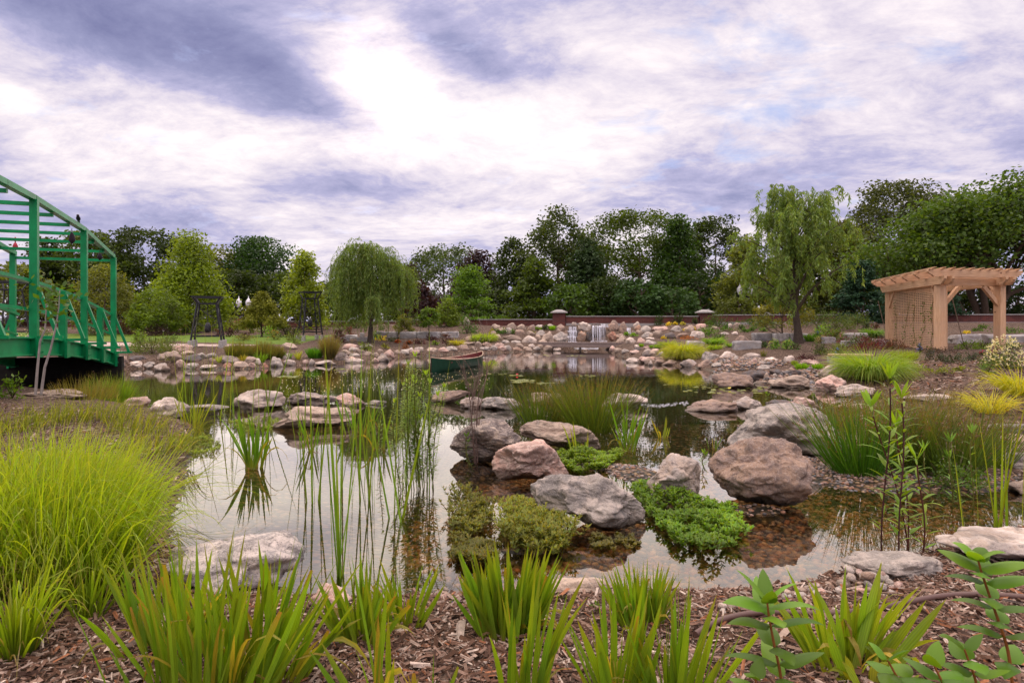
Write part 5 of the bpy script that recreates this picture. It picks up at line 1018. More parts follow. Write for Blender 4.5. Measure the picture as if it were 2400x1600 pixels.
# ============================================================ garden plants (image box -> plant on the ground)
def plant(kind,px,py,wpx,hpx,col,lab,cat='plant',fl=None,nfl=30,flsz=.05,n=None,size=None,group=None,Y=None,seed=0,name=None):
    g=G(px,py) if Y is None else np.array([(px-CX)*Y/F,Y,float(max(H((px-CX)*Y/F,Y),0))]); s=g[1]/F; big=1.3 if (g[1]>12 and kind=='mound') else 1.; W_=wpx*s*(1+(big-1)*.6); Hh=hpx*s*big; r=np.random.default_rng(int(px*3+py*5+seed)); mb=MB(); fm=MB()
    g=g+np.array([0,W_*.3,0]); g[2]=max(float(H(g[0],g[1])),-.15)
    pxs=g[1]/F*2.34     # size of one rendered pixel there
    if kind=='mound':
        n=n or int(min(6000,max(150,W_*Hh/(max(size or .05,pxs*1.6)**2)*5))); size=size or max(.045,pxs*1.6)
        k=int(8+W_*10); c0=unit(k,r,0.); c0=c0*np.array([W_/2,W_/2.2,Hh])*r.uniform(.45,.95,(k,1)); i=r.integers(0,k,n); P=c0[i]+r.normal(size=(n,3))*np.array([W_*.10,W_*.10,Hh*.13])
        P[:,2]=np.clip(P[:,2],0.01,Hh*1.08); P+=g; cards(mb,P,size,.5,col,.3,r,dirs=nrm(unit(n,r)+np.array([0,0,.5]))); mb.c[-1][:,:3]*=np.repeat(1+.2*r.uniform(-1,1,k)[i],4)[:,None]
        m_=12; a=r.uniform(0,6.28,m_); 
        for q in range(m_): mb.tube([g,g+np.array([math.cos(a[q])*W_*.3,math.sin(a[q])*W_*.3,Hh*.75])],max(.004,pxs*.2),3,(.08,.06,.03))
    elif kind in('grass','rush','spiky'):
        n=n or int(min(2600,max(60,W_/max(.006,pxs*.45)*7)))
        a=r.uniform(0,2*math.pi,n); q=np.sqrt(r.uniform(0,1,n)); wb={'grass':.22,'rush':.40,'spiky':.3}[kind]*W_; B=g+np.stack([np.cos(a)*q*wb,np.sin(a)*q*wb*.8,0*a-.01],1)
        if kind=='grass': out_=q*.75+.12; L=Hh*r.uniform(.8,1.5,n)*(1+.25*q); dr=r.uniform(.35,1.1,n); wd=max(.006,pxs*.6)
        elif kind=='rush': out_=q*.45; L=Hh*r.uniform(.55,1.2,n)*(1-.35*q*q)*(1+.25*fbm(B*1.7,3,2)); dr=r.uniform(0,.12,n); wd=max(.005,pxs*.45)
        else: out_=q*.5; L=Hh*r.uniform(.6,1.05,n); dr=r.uniform(0,.35,n); wd=max(.014,pxs*.8)
        d0=np.stack([np.cos(a)*out_+r.normal(0,.12,n),np.sin(a)*out_+r.normal(0,.12,n),np.ones(n)],1)
        mb.strips(B,d0,L,wd,5 if kind=='grass' else 3,dr,None,col,.28,r,tipcol=(.30,.24,.05) if kind!='spiky' else None,hue=.15)
        if kind=='rush':   # brown seed tufts
            k=r.choice(n,n//5); tip=B[k]+nrm(d0[k])*(L[k]*r.uniform(.75,.95,len(k)))[:,None]; cards(mb,np.repeat(tip,2,0)+r.normal(0,pxs*.5,(len(k)*2,3)),max(.022,pxs*.9),.5,(.16,.10,.045),.3,r)
    nm=name or {'mound':'shrub','grass':'grass_clump','rush':'rush_clump','spiky':'perennial'}[kind]
    if fl is not None:
        t=thing(nm,lab,cat,g,group); mb.build('foliage',M['leaf'],t)
        P=unit(nfl,r,.15)*np.array([W_*.5,W_*.45,Hh])*r.uniform(.85,1.05,(nfl,1))+g; sz=max(flsz,pxs*1.0); cards(fm,np.repeat(P,5,0)+r.normal(0,sz*.3,(nfl*5,3)),sz*.7,.8,fl,.15,r,hue=.03); fm.build('flowers',M['petal'],t)
    else: t=setp(mb.build(nm,M['leaf'],origin=tuple(g)),lab,cat,group)
    return t
YGR=(.25,.38,.02); LIM=(.17,.34,.02); BRG=(.36,.36,.05)
def off(l,ox,oy,s):
    for kind,x,y,w_,h_,col,lab,*k in l: plant(kind,x/s+ox,y/s+oy,w_/s,h_/s,col,lab,**(k[0] if k else {}))
PK=(.45,.16,.24); WH=(.75,.74,.70); YL=(.65,.55,.06); RD=(.17,.035,.03); MR=(.085,.018,.028); BL=(.12,.20,.62)
# far left beds
off([('mound',60,95,200,70,LIM,'low bright green perennials at the far side of the left lawn'),('mound',310,130,110,75,(.09,.17,.03),'small dark green shrub on the left lawn edge by the tower'),('mound',15,120,90,60,(.12,.2,.05),'white flowering bush left of the larger tower',dict(fl=WH,nfl=26)),
 ('mound',60,375,260,190,(.10,.17,.025),'leafy green shrub on the shore left of the larger black tower'),('mound',420,120,120,170,(.14,.17,.03),'yellowish shrub right behind the larger tower leg'),
 ('mound',760,170,110,110,MR,'dark burgundy shrub, left of three beside the larger tower'),('mound',905,175,180,95,(.05,.02,.03),'dark burgundy shrub, middle of three behind the lawn'),('mound',1090,190,150,75,(.06,.022,.03),'dark burgundy shrub, right of three behind the lawn'),
 ('mound',990,130,340,190,(.14,.13,.05),'broad reddish green bush of feathery stems behind the lawn',dict(size=.06)),('mound',1210,125,90,70,(.14,.2,.03),'small yellow green bush beside the white flowers'),('mound',1320,110,110,55,(.14,.2,.06),'patch of white flowers behind the left lawn',dict(fl=(.6,.6,.6),nfl=50)),
 ('mound',1480,150,260,110,LIM,'rounded bright green perennial mound behind the lawn'),('mound',1690,180,190,150,(.06,.08,.025),'dark olive shrub behind the lawn left of the smaller tower'),('mound',1840,170,140,110,(.05,.06,.02),'dark shrub beneath the brick wall beside the smaller tower'),
 ('mound',1800,280,180,180,(.16,.22,.05),'light green ferny shrub at the lawn corner left of the smaller tower'),('mound',1520,215,150,110,(.16,.2,.05),'yellow green plant at the lawn edge with orange blooms',dict(fl=(.5,.16,.03),nfl=12)),('mound',1090,230,230,80,(.17,.18,.05),'low yellowish bush along the near lawn edge',),
 ('rush',1010,470,330,230,(.10,.13,.03),'large brown green rush bed on the left shore, left part',dict(n=1500)),('rush',1330,480,420,230,(.10,.12,.03),'large brown green rush bed on the left shore, middle part',dict(n=1800)),('rush',1560,470,200,190,(.11,.13,.04),'large brown green rush bed on the left shore, right part',dict(n=700)),
 ('rush',2290,480,150,400,(.16,.14,.06),'tall brown tipped reed grass beside the smaller tower',dict(n=800)),('spiky',2080,470,260,170,(.08,.22,.02),'bright green iris patch on the left shore near the smaller tower',dict(n=420)),('spiky',1870,490,80,150,(.30,.34,.06),'pale striped iris clump at the left shoreline',dict(n=50)),('spiky',1740,480,70,120,(.14,.28,.05),'small iris clump right of the rush bed',dict(n=34)),
 ('spiky',780,535,70,120,(.32,.38,.1),'pale striped iris tuft between left shore stones',dict(n=40)),('spiky',1090,510,110,110,(.32,.30,.04),'yellow green iris sprouts behind the banded left shore stone',dict(n=26)),('spiky',1340,520,140,170,(.16,.30,.02),'broad leaved green plant beside the left rush bed',dict(n=60)),
 ('mound',90,540,240,70,(.14,.16,.04),'low mossy plant cushion on the left shore stones')],380,760,5.88)
off([('mound',1050,1350,330,130,(.11,.15,.035),'straggly olive shrub on mulch right of the bridge end'),('mound',1000,1330,110,170,(.16,.28,.03),'small leafy green bush right of the bridge end brace'),('mound',680,1215,120,60,(.16,.2,.1),'white hydrangea like blooms seen through the bridge rail',dict(fl=WH,nfl=24)),('mound',210,1235,230,60,(.12,.16,.08),'white blossoms in a row beneath the bridge rail at left',dict(fl=WH,nfl=44)),
 ('mound',1120,1215,150,90,(.07,.04,.04),'dark leaved shrub with white blooms at the wall foot',dict(fl=WH,nfl=12)),('mound',1060,1170,160,80,(.12,.13,.06),'greyish shrub near the brick wall beyond the bridge'),('mound',900,1205,180,90,(.13,.07,.05),'reddish low shrubs before the brick wall beyond the bridge'),('mound',660,1110,110,210,BG,'small blue spruce like shrub seen between bridge posts'),('mound',1380,1110,180,120,(.15,.2,.03),'yellow green shrub at the wall left of the larger tower')],0,400,3.136)
plant('mound',557,758,26,20,(.25,.04,.10),'pink petunia basket mound on the wall below the twin lamp',fl=(.60,.10,.30),nfl=90,Y=43,name='flower_basket',cat='flowers'); plant('mound',522,766,30,14,(.14,.10,.06),'pink astilbe flowers beside the larger tower',fl=PK,nfl=40)
# around the willow and canoe
off([('mound',170,370,190,180,MR,'dark red shrub at the left end of the pale stone pile'),('mound',330,265,120,110,(.13,.05,.04),'reddish bush left of the willow trunk'),('spiky',60,560,130,320,(.13,.17,.05),'tall dark rushes on the shore left of the stone heap',dict(n=160)),('mound',700,330,110,80,LIM,'small bright green plant right of the willow trunk'),('mound',780,345,120,60,YL,'yellow low plant right of the willow trunk'),
 ('mound',830,460,110,70,(.22,.24,.03),'yellow green tuft on mulch before the willow'),('mound',930,360,160,50,(.06,.08,.03),'low dark cushion plant in the bed right of the willow'),('mound',1010,378,90,35,(.30,.07,.03),'red orange low flowers, left patch right of the willow'),('mound',1160,395,90,35,(.30,.09,.03),'red orange low flowers, right patch right of the willow'),
 ('spiky',1350,300,90,60,LIM,'small green iris tuft before the limestone wall, left'),('spiky',1510,290,110,60,LIM,'small green iris tuft before the limestone wall, right'),('mound',1310,395,150,55,MR,'dark red low perennials, left patch behind the canoe'),('mound',1460,350,200,55,(.07,.03,.04),'purple low perennials, middle patch behind the canoe'),('mound',1680,410,200,100,(.06,.015,.03),'dark purple perennial mound behind the canoe'),
 ('grass',1820,410,170,100,(.38,.38,.04),'yellow grassy mound right of the purple perennials'),('mound',1525,405,90,55,(.18,.28,.03),'small light green mound behind the canoe'),('mound',1670,300,90,40,(.20,.08,.03),'rusty small shrub before the limestone wall'),('mound',1960,250,260,170,(.06,.14,.02),'rounded green shrub at the right end of the limestone wall'),
 ('grass',2200,375,400,120,YGR,'bright lime fountain grass on the far shore beside the boardwalk',dict(n=900)),('mound',1110,460,80,40,(.20,.08,.03),'rusty plant among shore stones right of the heap'),('mound',560,540,170,170,(.17,.24,.04),'wispy light green shrub growing in the stone heap')],760,740,5.88)
off([('mound',165,240,250,190,(.10,.12,.03),'bronze green rounded shrub over the terrace at left'),('mound',350,220,110,100,(.30,.30,.02),'yellow flowering bush, left one before the wall',dict(fl=YL,nfl=30)),('mound',480,225,220,140,(.16,.20,.04),'feathery light green bush above the left terrace'),('mound',720,220,110,95,(.28,.28,.02),'yellow flowering bush left of the first pier',dict(fl=YL,nfl=36)),
 ('mound',810,235,90,70,(.30,.27,.03),'small yellow bush right beside the first pier'),('mound',95,365,100,50,(.06,.14,.02),'white flowered green plant, left of three on the terrace',dict(fl=WH,nfl=7)),('mound',195,375,90,60,(.06,.16,.02),'white flowered green plant, middle of three on the terrace',dict(fl=WH,nfl=7)),('mound',295,375,90,50,(.06,.16,.02),'white flowered green plant, right of three on the terrace',dict(fl=WH,nfl=7)),
 ('mound',20,375,70,50,(.30,.30,.02),'yellow small plant at the left of the white flowered trio'),('mound',745,320,110,60,(.05,.10,.02),'dark leafy plant on the rocks left of the narrow fall'),('spiky',850,320,120,70,LIM,'bright grassy tuft on the rocks left of the narrow fall'),('mound',660,320,80,40,(.15,.25,.03),'light green low plant among the left terrace rocks'),('mound',570,380,90,40,(.18,.20,.03),'mossy plant on the left terrace lower row'),
 ('mound',1045,235,140,45,(.05,.02,.03),'dark purple mat plant above the narrow fall'),('grass',1205,215,150,60,(.20,.32,.03),'lime grass tuft on top between the two falls'),('grass',1960,230,170,80,(.16,.26,.03),'lime green bush on top right of the falls'),('mound',2120,240,170,140,(.05,.09,.03),'dark green round shrub on top right of the falls'),
 ('mound',1890,400,80,40,LIM,'light green plant in the stones right of the falls, left'),('mound',1975,405,90,40,LIM,'light green plant in the stones right of the falls, right'),('spiky',2080,545,60,60,LIM,'bright iris tuft in front of the boardwalk end'),('spiky',2220,560,60,50,LIM,'bright iris tuft among right shore stones, left'),('spiky',2300,565,80,60,LIM,'bright iris tuft among right shore stones, right')],1150,720,5.88)
# right slope
off([('mound',55,135,150,120,(.05,.10,.03),'dark green shrub against the wall, first right of the falls'),('mound',290,130,140,110,(.05,.09,.03),'dark green shrub against the wall, second right of the falls'),('mound',550,120,150,130,(.05,.09,.03),'dark green shrub against the wall left of the second pier'),('mound',765,115,80,80,(.06,.10,.03),'small dark shrub against the plinth left of the second pier'),('mound',965,125,130,70,(.08,.13,.04),'small spreading shrub right of the second pier'),('mound',1200,105,110,80,(.10,.16,.03),'small shrub with white blooms before the right wall',dict(fl=WH,nfl=6)),
 ('mound',395,138,60,30,YL,'yellow hosta like plant above the pink terrace stone'),('mound',495,125,50,25,YL,'small yellow plant beneath the dark wall shrub'),('mound',590,130,70,30,(.45,.42,.08),'pale yellow leafed plant below the dark wall shrub'),('mound',745,200,60,40,YL,'yellow leaf plant beside the pinkish terrace boulder'),('mound',635,215,50,22,YL,'tiny yellow plant between terrace stones'),('mound',330,322,60,35,YL,'yellow leaf plant below the lower terrace row'),
 ('mound',690,325,230,40,(.40,.16,.07),'orange coral leafed plants below the terrace stones'),('mound',970,290,260,120,(.10,.22,.02),'rounded vivid green shrub on the right slope'),('mound',1220,225,260,40,(.08,.16,.02),'low green mat on the right slope'),('grass',1060,400,380,110,LIM,'lime green fountain grass row on the right slope, upper'),('grass',1040,470,230,80,YGR,'lime green fountain grass row on the right slope, lower'),('grass',1245,430,90,70,LIM,'small lime tuft left of the lone square block'),
 ('grass',640,595,430,220,(.34,.40,.03),'big yellow green grass mound at the right shoreline',dict(n=2200)),('grass',420,450,260,110,(.26,.36,.04),'yellow green grass behind the big yellow mound'),('spiky',385,570,80,100,(.20,.36,.02),'bright iris tuft at the left side of the big yellow mound'),('grass',270,450,120,60,LIM,'low bright grass tuft right of the boardwalk end'),
 ('mound',1640,150,420,110,(.05,.10,.02),'spreading dark green ground shrub before the right wall'),('mound',1400,190,80,60,(.07,.15,.02),'small green plant on the mulch right of the pale stones'),('mound',1560,215,90,50,(.08,.18,.02),'small fresh green plant above the limestone row, left'),('mound',1710,220,90,40,(.10,.22,.02),'small fresh green plant above the limestone row, right'),('mound',1190,185,70,50,(.07,.16,.03),'little green shrub beneath the white blooming one'),
 ('mound',1740,440,150,80,(.04,.09,.015),'dark green mound left of the twin bright sedums'),('mound',1865,465,140,110,(.12,.28,.03),'bright green sedum clump, left of the pair by the willow',dict(fl=(.40,.48,.12),nfl=26)),('mound',2045,465,150,115,(.12,.28,.03),'bright green sedum clump, right of the pair by the willow',dict(fl=(.40,.48,.12),nfl=26)),('mound',2170,470,140,80,(.05,.12,.015),'dark green mound right of the twin bright sedums'),
 ('spiky',2090,330,120,90,(.12,.26,.03),'iris like green clump left of the tall willow trunk'),('spiky',2290,340,150,100,(.12,.26,.03),'iris like green clump right of the tall willow trunk'),('rush',1710,560,60,110,(.15,.17,.06),'thin upright brown green weed on the right mulch'),('mound',1450,230,100,40,(.08,.18,.02),'low green plant right of the white slope stone')],1500,740,5.88)
off([('spiky',145,543,150,85,LIM,'bright green grass tuft at the foot of the small pink boulder'),('spiky',300,543,120,80,LIM,'bright green grass tuft right of the small pink boulder'),('spiky',60,490,80,50,(.20,.27,.05),'wispy yellow green tuft beside the small white angular rock'),('mound',195,450,200,60,(.06,.015,.025),'dark burgundy heuchera before the bench'),('mound',330,395,130,110,(.06,.10,.02),'dark conical dwarf conifer left of the bench'),('mound',340,275,110,60,(.25,.25,.12),'cream flowering plant left of the pink astilbe',dict(fl=(.5,.42,.25),nfl=30)),
 ('mound',470,240,170,70,(.12,.10,.06),'pink feathery astilbe plumes above the grey rocks',dict(fl=PK,nfl=60)),('mound',600,290,170,60,(.20,.08,.10),'pinkish feather grass tuft before grey rocks'),('mound',560,385,300,90,(.16,.22,.03),'low mixed green perennials behind the bench'),('mound',850,350,330,110,(.14,.03,.04),'red leafed low shrub along the lattice foot'),('mound',920,300,200,60,(.12,.025,.04),'dark red shrub left of the lattice post'),
 ('mound',1080,340,220,100,(.13,.06,.04),'reddish plant at the middle of the lattice foot'),('mound',1280,300,150,110,(.10,.16,.03),'climbing vine bush at the right part of the lattice foot'),('grass',930,670,620,290,(.20,.34,.04),'large soft green fountain grass in front of the bench',dict(n=2600)),('spiky',1220,455,320,130,(.20,.28,.03),'yellow green daylily clump with blue blooms before the pergola',dict(n=240)),
 ('mound',1430,450,110,80,(.045,.06,.045),'grey green lavender mound, first before the pergola post'),('mound',1560,470,130,80,(.05,.07,.045),'grey green lavender mound, second before the pergola post'),('mound',1700,480,170,90,(.055,.08,.05),'grey green lavender mound, third and nearest'),('mound',1890,460,150,80,(.05,.08,.045),'grey green lavender mound, fourth before the pergola opening'),('mound',1620,385,420,50,(.07,.045,.04),'brown flowered low hedge behind the lavender mounds'),
 ('mound',2260,540,330,250,(.10,.15,.04),'white flowering spirea bush at the right photo edge',dict(fl=(.72,.70,.55),nfl=150,size=.05)),('mound',2020,590,140,110,(.13,.22,.04),'light green young perennial left of the spirea bush'),('mound',1600,590,230,60,(.20,.24,.03),'trailing yellow green plant on the open mulch, right'),('mound',1340,570,260,60,(.18,.23,.04),'trailing yellow green plant beside the fountain grass'),('mound',1750,565,120,40,(.20,.23,.03),'small trailing plant left of the spirea bush'),
 ('mound',540,150,330,140,(.09,.13,.03),'low shrub bank at the foot of the right wall'),('mound',400,200,200,80,LIM,'bright green grassy mound above the limestone blocks'),('grass',870,220,220,90,(.10,.24,.02),'green grass clump on the limestone blocks left of the pergola'),('mound',790,150,90,70,(.02,.05,.015),'small dark round boxwood on the upper mulch'),('mound',880,130,90,40,(.10,.05,.03),'small bronze shrub beside the dark boxwood'),
 ('spiky',250,260,170,90,(.10,.22,.03),'iris clump beside the tall willow right side'),('mound',1690,270,130,50,(.08,.16,.03),'small plant before the limestone row behind the pergola'),('mound',1830,340,180,90,(.13,.24,.02),'bright green low shrub through the pergola, left'),('mound',1970,335,150,70,(.13,.24,.02),'bright green low shrub through the pergola, right'),
 ('mound',1905,155,90,35,(.08,.16,.02),'green mat on the upper mulch seen through the pergola, left'),('mound',1960,130,80,35,(.08,.16,.02),'green mat on the upper mulch seen through the pergola, right'),('mound',1790,178,60,24,YL,'yellow flower clump above the limestone row'),('mound',2280,175,230,55,(.07,.14,.02),'green mats above the limestone row right of the pergola'),('mound',2290,55,130,70,(.08,.15,.03),'leafy bush before the brick wall at the right edge'),
 ('mound',2260,330,200,60,(.07,.12,.03),'dark low plant between spirea and limestone row')],1850,740,4.276)
for x,y,lab in [(1965,829,'blue delphinium spire beside the bench plank'),(1920,776,'small blue flower by the tall willow, upper'),(1918,792,'small blue flower by the tall willow, lower'),(2157,820,'pair of blue blooms on the daylily clump')]: plant('mound',x,y+6,9,16,(.08,.1,.05),lab,'flower',fl=BL,nfl=10,flsz=.05,name='flower')
plant('mound',2306,834,12,8,(.1,.1,.04),'magenta coneflower left of the spirea','flower',fl=(.5,.05,.22),nfl=5,name='flower'); plant('mound',2336,832,16,10,(.1,.1,.04),'pink coneflowers at the spirea top','flower',fl=(.45,.1,.25),nfl=8,name='flower')
for i,(x,y,w_,h_,c,lab) in enumerate([(975,768,60,26,MD,'green shrub before the brick wall right of the weeping willow'),(1075,762,40,24,(.10,.16,.03),'light green shrub before the wall left of the terrace rocks'),(1130,757,50,24,(.07,.12,.03),'dark green shrub at the wall left of the bronze rounded shrub'),
 (1255,756,46,26,(.11,.17,.03),'fresh green shrub between the yellow bushes before the wall'),(1400,757,40,14,(.08,.14,.03),'low green shrub at the wall directly above the waterfall'),(1690,768,60,30,(.06,.11,.02),'green shrub right of the second pier'),(1930,768,80,34,(.07,.12,.025),'green shrub at the wall foot behind the tall willow'),(2020,764,60,26,(.08,.13,.03),'green shrub at the wall foot left of the pergola'),
 (1800,772,60,24,(.09,.15,.03),'green shrub between the ground shrub and sapling'),(830,772,60,26,(.08,.13,.03),'green shrub at the wall behind the weeping willow'),(640,768,50,22,(.10,.10,.04),'bronze shrub before the left brick wall'),(2030,815,60,26,(.09,.14,.03),'low green shrub between the bench and the lattice'),(1960,800,60,26,(.10,.17,.03),'bushy green plant below the limestone blocks'),
 (330,775,80,26,(.09,.13,.03),'green shrub before the left brick wall by the bridge end'),(1690,800,50,18,(.09,.17,.03),'low green plant left of the limestone row')]): plant('mound',x,y,w_,h_,c,lab)
# vine on the lattice
r=np.random.default_rng(4); m=MB()
for k in range(5):
    s=.6+k*.85; z=gp; q=[]; 
    while z<2.2 and len(q)<26: q.append(v3(P2,z)+u1*s-u2*.03); z+=.07; s+=r.normal(0,.05)
    m.tube(q,.006,3,(.12,.10,.03)); q=np.array(q); cards(m,np.repeat(q,4,0)+r.normal(0,.05,(len(q)*4,3)),.05,.7,(.09,.17,.025),.3,r)
setp(m.build('vine',M['leaf']),'thin green vine climbing the pergola lattice','vine')
def rod(px,py,top,lab,lean=0,Y=None):
    g=G(px,py); m=MB(); m.tube([g,at(px+lean,top,g[1])],.015,5,(.22,.17,.13)); setp(m.build('garden_stake',M['bark'],origin=tuple(g)),lab,'stake')
rod(1820,796,762,'short grey stake left of the yellow sapling'); rod(1856,794,764,'short stake between sapling and tall willow'); rod(2260,812,700,'leaning bare sapling stake inside the pergola opening',-28); rod(2082,805,705,'leaning stake against the pergola left post',-24); rod(985,792,748,'grey stake left of the small weeping tree'); rod(1024,790,748,'grey stake right of the small weeping tree')
# ============================================================ near and pond plants
def finish_plant(mb,name,lab,cat,g,mat='blade',group=None): return setp(mb.build(name,M[mat],origin=tuple(g)),lab,cat,group)
# ---- big fountain grass at left: several overlapping tussocks
def tuss(px,py,hpx,n,lab,lean,Y=None,spread=.16,col=(.26,.40,.018),wd=.0072):
    g=G(px,py) if Y is None else np.array([(px-CX)*Y/F,Y,float(H((px-CX)*Y/F,Y))]); s=g[1]/F; Hh=hpx*s; r=np.random.default_rng(int(px+py)); m=MB()
    a=r.uniform(0,6.283,n); q=np.sqrt(r.uniform(0,1,n)); B=g+np.stack([np.cos(a)*q*spread,np.sin(a)*q*spread,0*a-.01],1); d0=np.stack([np.cos(a)*q*.30+r.normal(lean,.19,n),np.sin(a)*q*.25+r.normal(-.02,.17,n),np.ones(n)],1)
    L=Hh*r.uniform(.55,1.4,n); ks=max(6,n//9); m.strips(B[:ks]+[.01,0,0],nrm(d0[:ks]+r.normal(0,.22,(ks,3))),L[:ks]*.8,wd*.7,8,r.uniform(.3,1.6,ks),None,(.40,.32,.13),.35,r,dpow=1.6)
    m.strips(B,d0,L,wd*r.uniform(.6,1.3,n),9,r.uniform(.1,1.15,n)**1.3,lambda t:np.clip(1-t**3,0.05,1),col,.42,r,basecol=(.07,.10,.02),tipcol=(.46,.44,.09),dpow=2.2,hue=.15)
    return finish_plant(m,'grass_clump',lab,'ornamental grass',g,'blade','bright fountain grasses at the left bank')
tuss(60,1300,250,1000,'huge lime fountain grass at the left edge, farthest back tussock',.12,spread=.26)
tuss(130,1262,215,1000,'huge lime fountain grass, back middle tussock leaning over the water',.13,spread=.22)
tuss(200,1285,225,1000,'huge lime fountain grass, right back tussock arching toward the water',.18,spread=.22)
tuss(-60,1390,310,800,'huge lime fountain grass cut by the left photo edge',.15,spread=.25)
tuss(110,1370,300,1000,'huge lime fountain grass, centre front tussock over dark stems',.16,spread=.24)
tuss(180,1390,290,1000,'huge lime fountain grass, right front tussock with steep green blades',.14,spread=.2)
tuss(40,1535,230,120,'small separate grass tuft rooted in mulch at the lower left corner',.02,spread=.05,wd=.009); tuss(210,1450,190,60,'thin arching grass tuft on mulch beside the big grasses',.1,spread=.05,wd=.009)
for i,(x,y,h,n,ln) in enumerate([(20,1010,55,190,.2),(130,990,55,190,.15),(240,985,58,190,.2),(320,1010,64,190,.2),(370,1060,80,190,.2)]):
    tuss(x,y,h,n,f"reddish green low shore grass behind the big grasses, {ORD[i]} from left",ln,spread=.35,col=(.20,.25,.03),wd=.007)
for i,(x,y,h) in enumerate([(225,925,60),(262,930,70)]): plant('rush',x,y,70,h,(.16,.30,.03),['light green rush tuft on the left bank before the bridge shadow','taller light green rush tuft beside the small pink stone'][i])
plant('rush',160,935,180,55,(.18,.17,.05),'reddish tipped rushes along the left bank below the bridge',n=500)
plant('mound',15,935,60,60,(.13,.25,.02),'leafy green plant at the left photo edge below the bridge',size=.07)
# ---- irises
def iris(px,py,hpx,wpx,n,lab,wd=.026,col=(.15,.27,.016),seed=0,cut=.12,lean=0.,spread=.55,Y=None,dr=.12,tall=None):
    g=G(px,py) if Y is None else np.array([(px-CX)*Y/F,Y,float(H((px-CX)*Y/F,Y))]); s=g[1]/F; r=np.random.default_rng(int(px*2+py+seed)); m=MB()
    W_=wpx*s; q=r.uniform(-1,1,n); B=g+np.stack([q*W_*.22,r.normal(0,W_*.10,n),0*q-.02],1); d0=np.stack([q*spread*.6+r.normal(lean,.14,n),r.normal(0,.12,n),np.ones(n)],1)
    L=hpx*s*r.uniform(.45,1.04,n)*(1-.12*np.abs(q)); c=r.uniform(0,1,n)<cut
    for mask,prof in ((~c,IRIS),(c,lambda t:np.where(t<.97,.8+.2*t,.55))):
        k=mask.nonzero()[0]
        if len(k): m.strips(B[k],d0[k],L[k]*(1 if prof is IRIS else .75),wd*r.uniform(.7,1.15,len(k)),7,r.uniform(0,dr,len(k))**1.0*r.choice([.5,1,1,3],len(k)),prof,col,.25,r,fold=.25,side=r.normal(size=(len(k),3))*np.array([1,.6,.1]),tipcol=(.30,.27,.03) if prof is IRIS else (.36,.20,.04),basecol=(.26,.28,.05),hue=.22)
    ny=max(2,n//8); qy=r.uniform(-1,1,ny); m.strips(g+np.stack([qy*W_*.2,r.normal(0,W_*.08,ny),0*qy],1),np.stack([qy*spread*.9,r.normal(-.1,.2,ny),np.ones(ny)],1),hpx*s*r.uniform(.35,.75,ny),wd*.8,7,r.uniform(.1,1.1,ny),IRIS,(.34,.30,.05),.3,r,fold=.3,tipcol=(.25,.12,.04))
    # dead leaves at the foot
    nd=max(4,n//6); m.strips(g+r.normal(0,W_*.1,(nd,3))*[1,1,0],np.stack([r.normal(0,1,nd),r.normal(-.3,.8,nd),np.full(nd,.45)],1),hpx*s*r.uniform(.2,.42,nd),wd*.5,5,.7,None,(.20,.13,.08),.3,r)
    return finish_plant(m,'iris',lab,'iris','iris' and g)
iris(500,1640,415,560,105,'largest iris clump at lower left in front of the speckled boulder',wd=.019,spread=.8,cut=.16)
iris(395,1530,290,330,60,'iris fan on the left of the speckled boulder, behind the largest clump',wd=.022,spread=.55)
iris(630,1600,370,330,50,'iris fan leaning right beside the largest lower left clump',wd=.024,spread=.7,lean=.16)
iris(850,1505,225,210,60,'iris clump with cut tips standing before the pink granite boulder',wd=.021,spread=.75,cut=.25)
iris(952,1465,185,150,34,'smaller iris clump right beside the cut tipped one',wd=.021,spread=.7)
iris(1190,1490,245,240,150,'tallest dense iris clump at centre near the pond edge',wd=.024,spread=.62,cut=.08)
iris(1215,1680,410,190,24,'front iris blades before the dense central clump',wd=.024,spread=.4)
iris(885,1690,400,190,10,'broad front iris blades leaning left before the cut tipped clump',wd=.028,spread=.5,lean=-.2,cut=.0)
iris(990,1700,230,130,12,'short cut iris blades at the bottom edge left of centre',wd=.021,cut=.6,spread=.35)
iris(1505,1465,170,200,120,'dense narrow leafed iris clump at the water edge right of centre',wd=.016,spread=.55)
iris(1450,1660,330,210,36,'front iris group right of centre, left half with curled tips',wd=.024,spread=.6)
iris(1590,1670,370,240,36,'front iris group right of centre, right half leaning right',wd=.024,spread=.7,lean=.08)
iris(1980,1560,270,300,46,'lone yellow green iris on mulch beside the brown hose',wd=.030,col=(.20,.32,.02),spread=1.0,cut=0.,dr=.35)
iris(2030,1600,90,300,14,'small yellow leaves sprawling below the lone yellow green iris',wd=.030,col=(.30,.36,.03),spread=1.8,cut=0.,dr=.8)
# irises standing in the water
for x,y,h,w_,n,lab,wd in [(594,1098,165,80,26,'tidy upright iris clump standing in the still water at left',.024),(733,1058,115,90,12,'iris clump in the water behind the tall reeds, left one',.022),(890,1052,105,80,12,'iris clump in the water left of the leafy stems',.022),(840,1015,120,110,16,'darker iris clump in the water before the dividing stones',.022),
    (1473,1060,155,60,20,'bright iris clump in shallow water right of the rush tussocks',.022),(1554,1026,62,50,8,'little pale iris with clean reflection in the shallow pool',.02),(1355,1070,95,90,6,'few yellow iris blades rising from the creeping plant by the trio',.026),(1672,1052,52,50,4,'iris sprouts at the left foot of the huge grey boulder',.02),(1790,1030,45,90,5,'iris sprouts peeking over the largest brown boulder',.02),
    (450,1000,110,90,16,'pale yellow green iris at left by the lime grass',.02)]:
    iris(x,y,h,w_,n,lab,wd=wd,cut=0.,spread=.5,col=(.10,.25,.015) if 'pale' not in lab and 'yellow' not in lab else (.26,.34,.04))
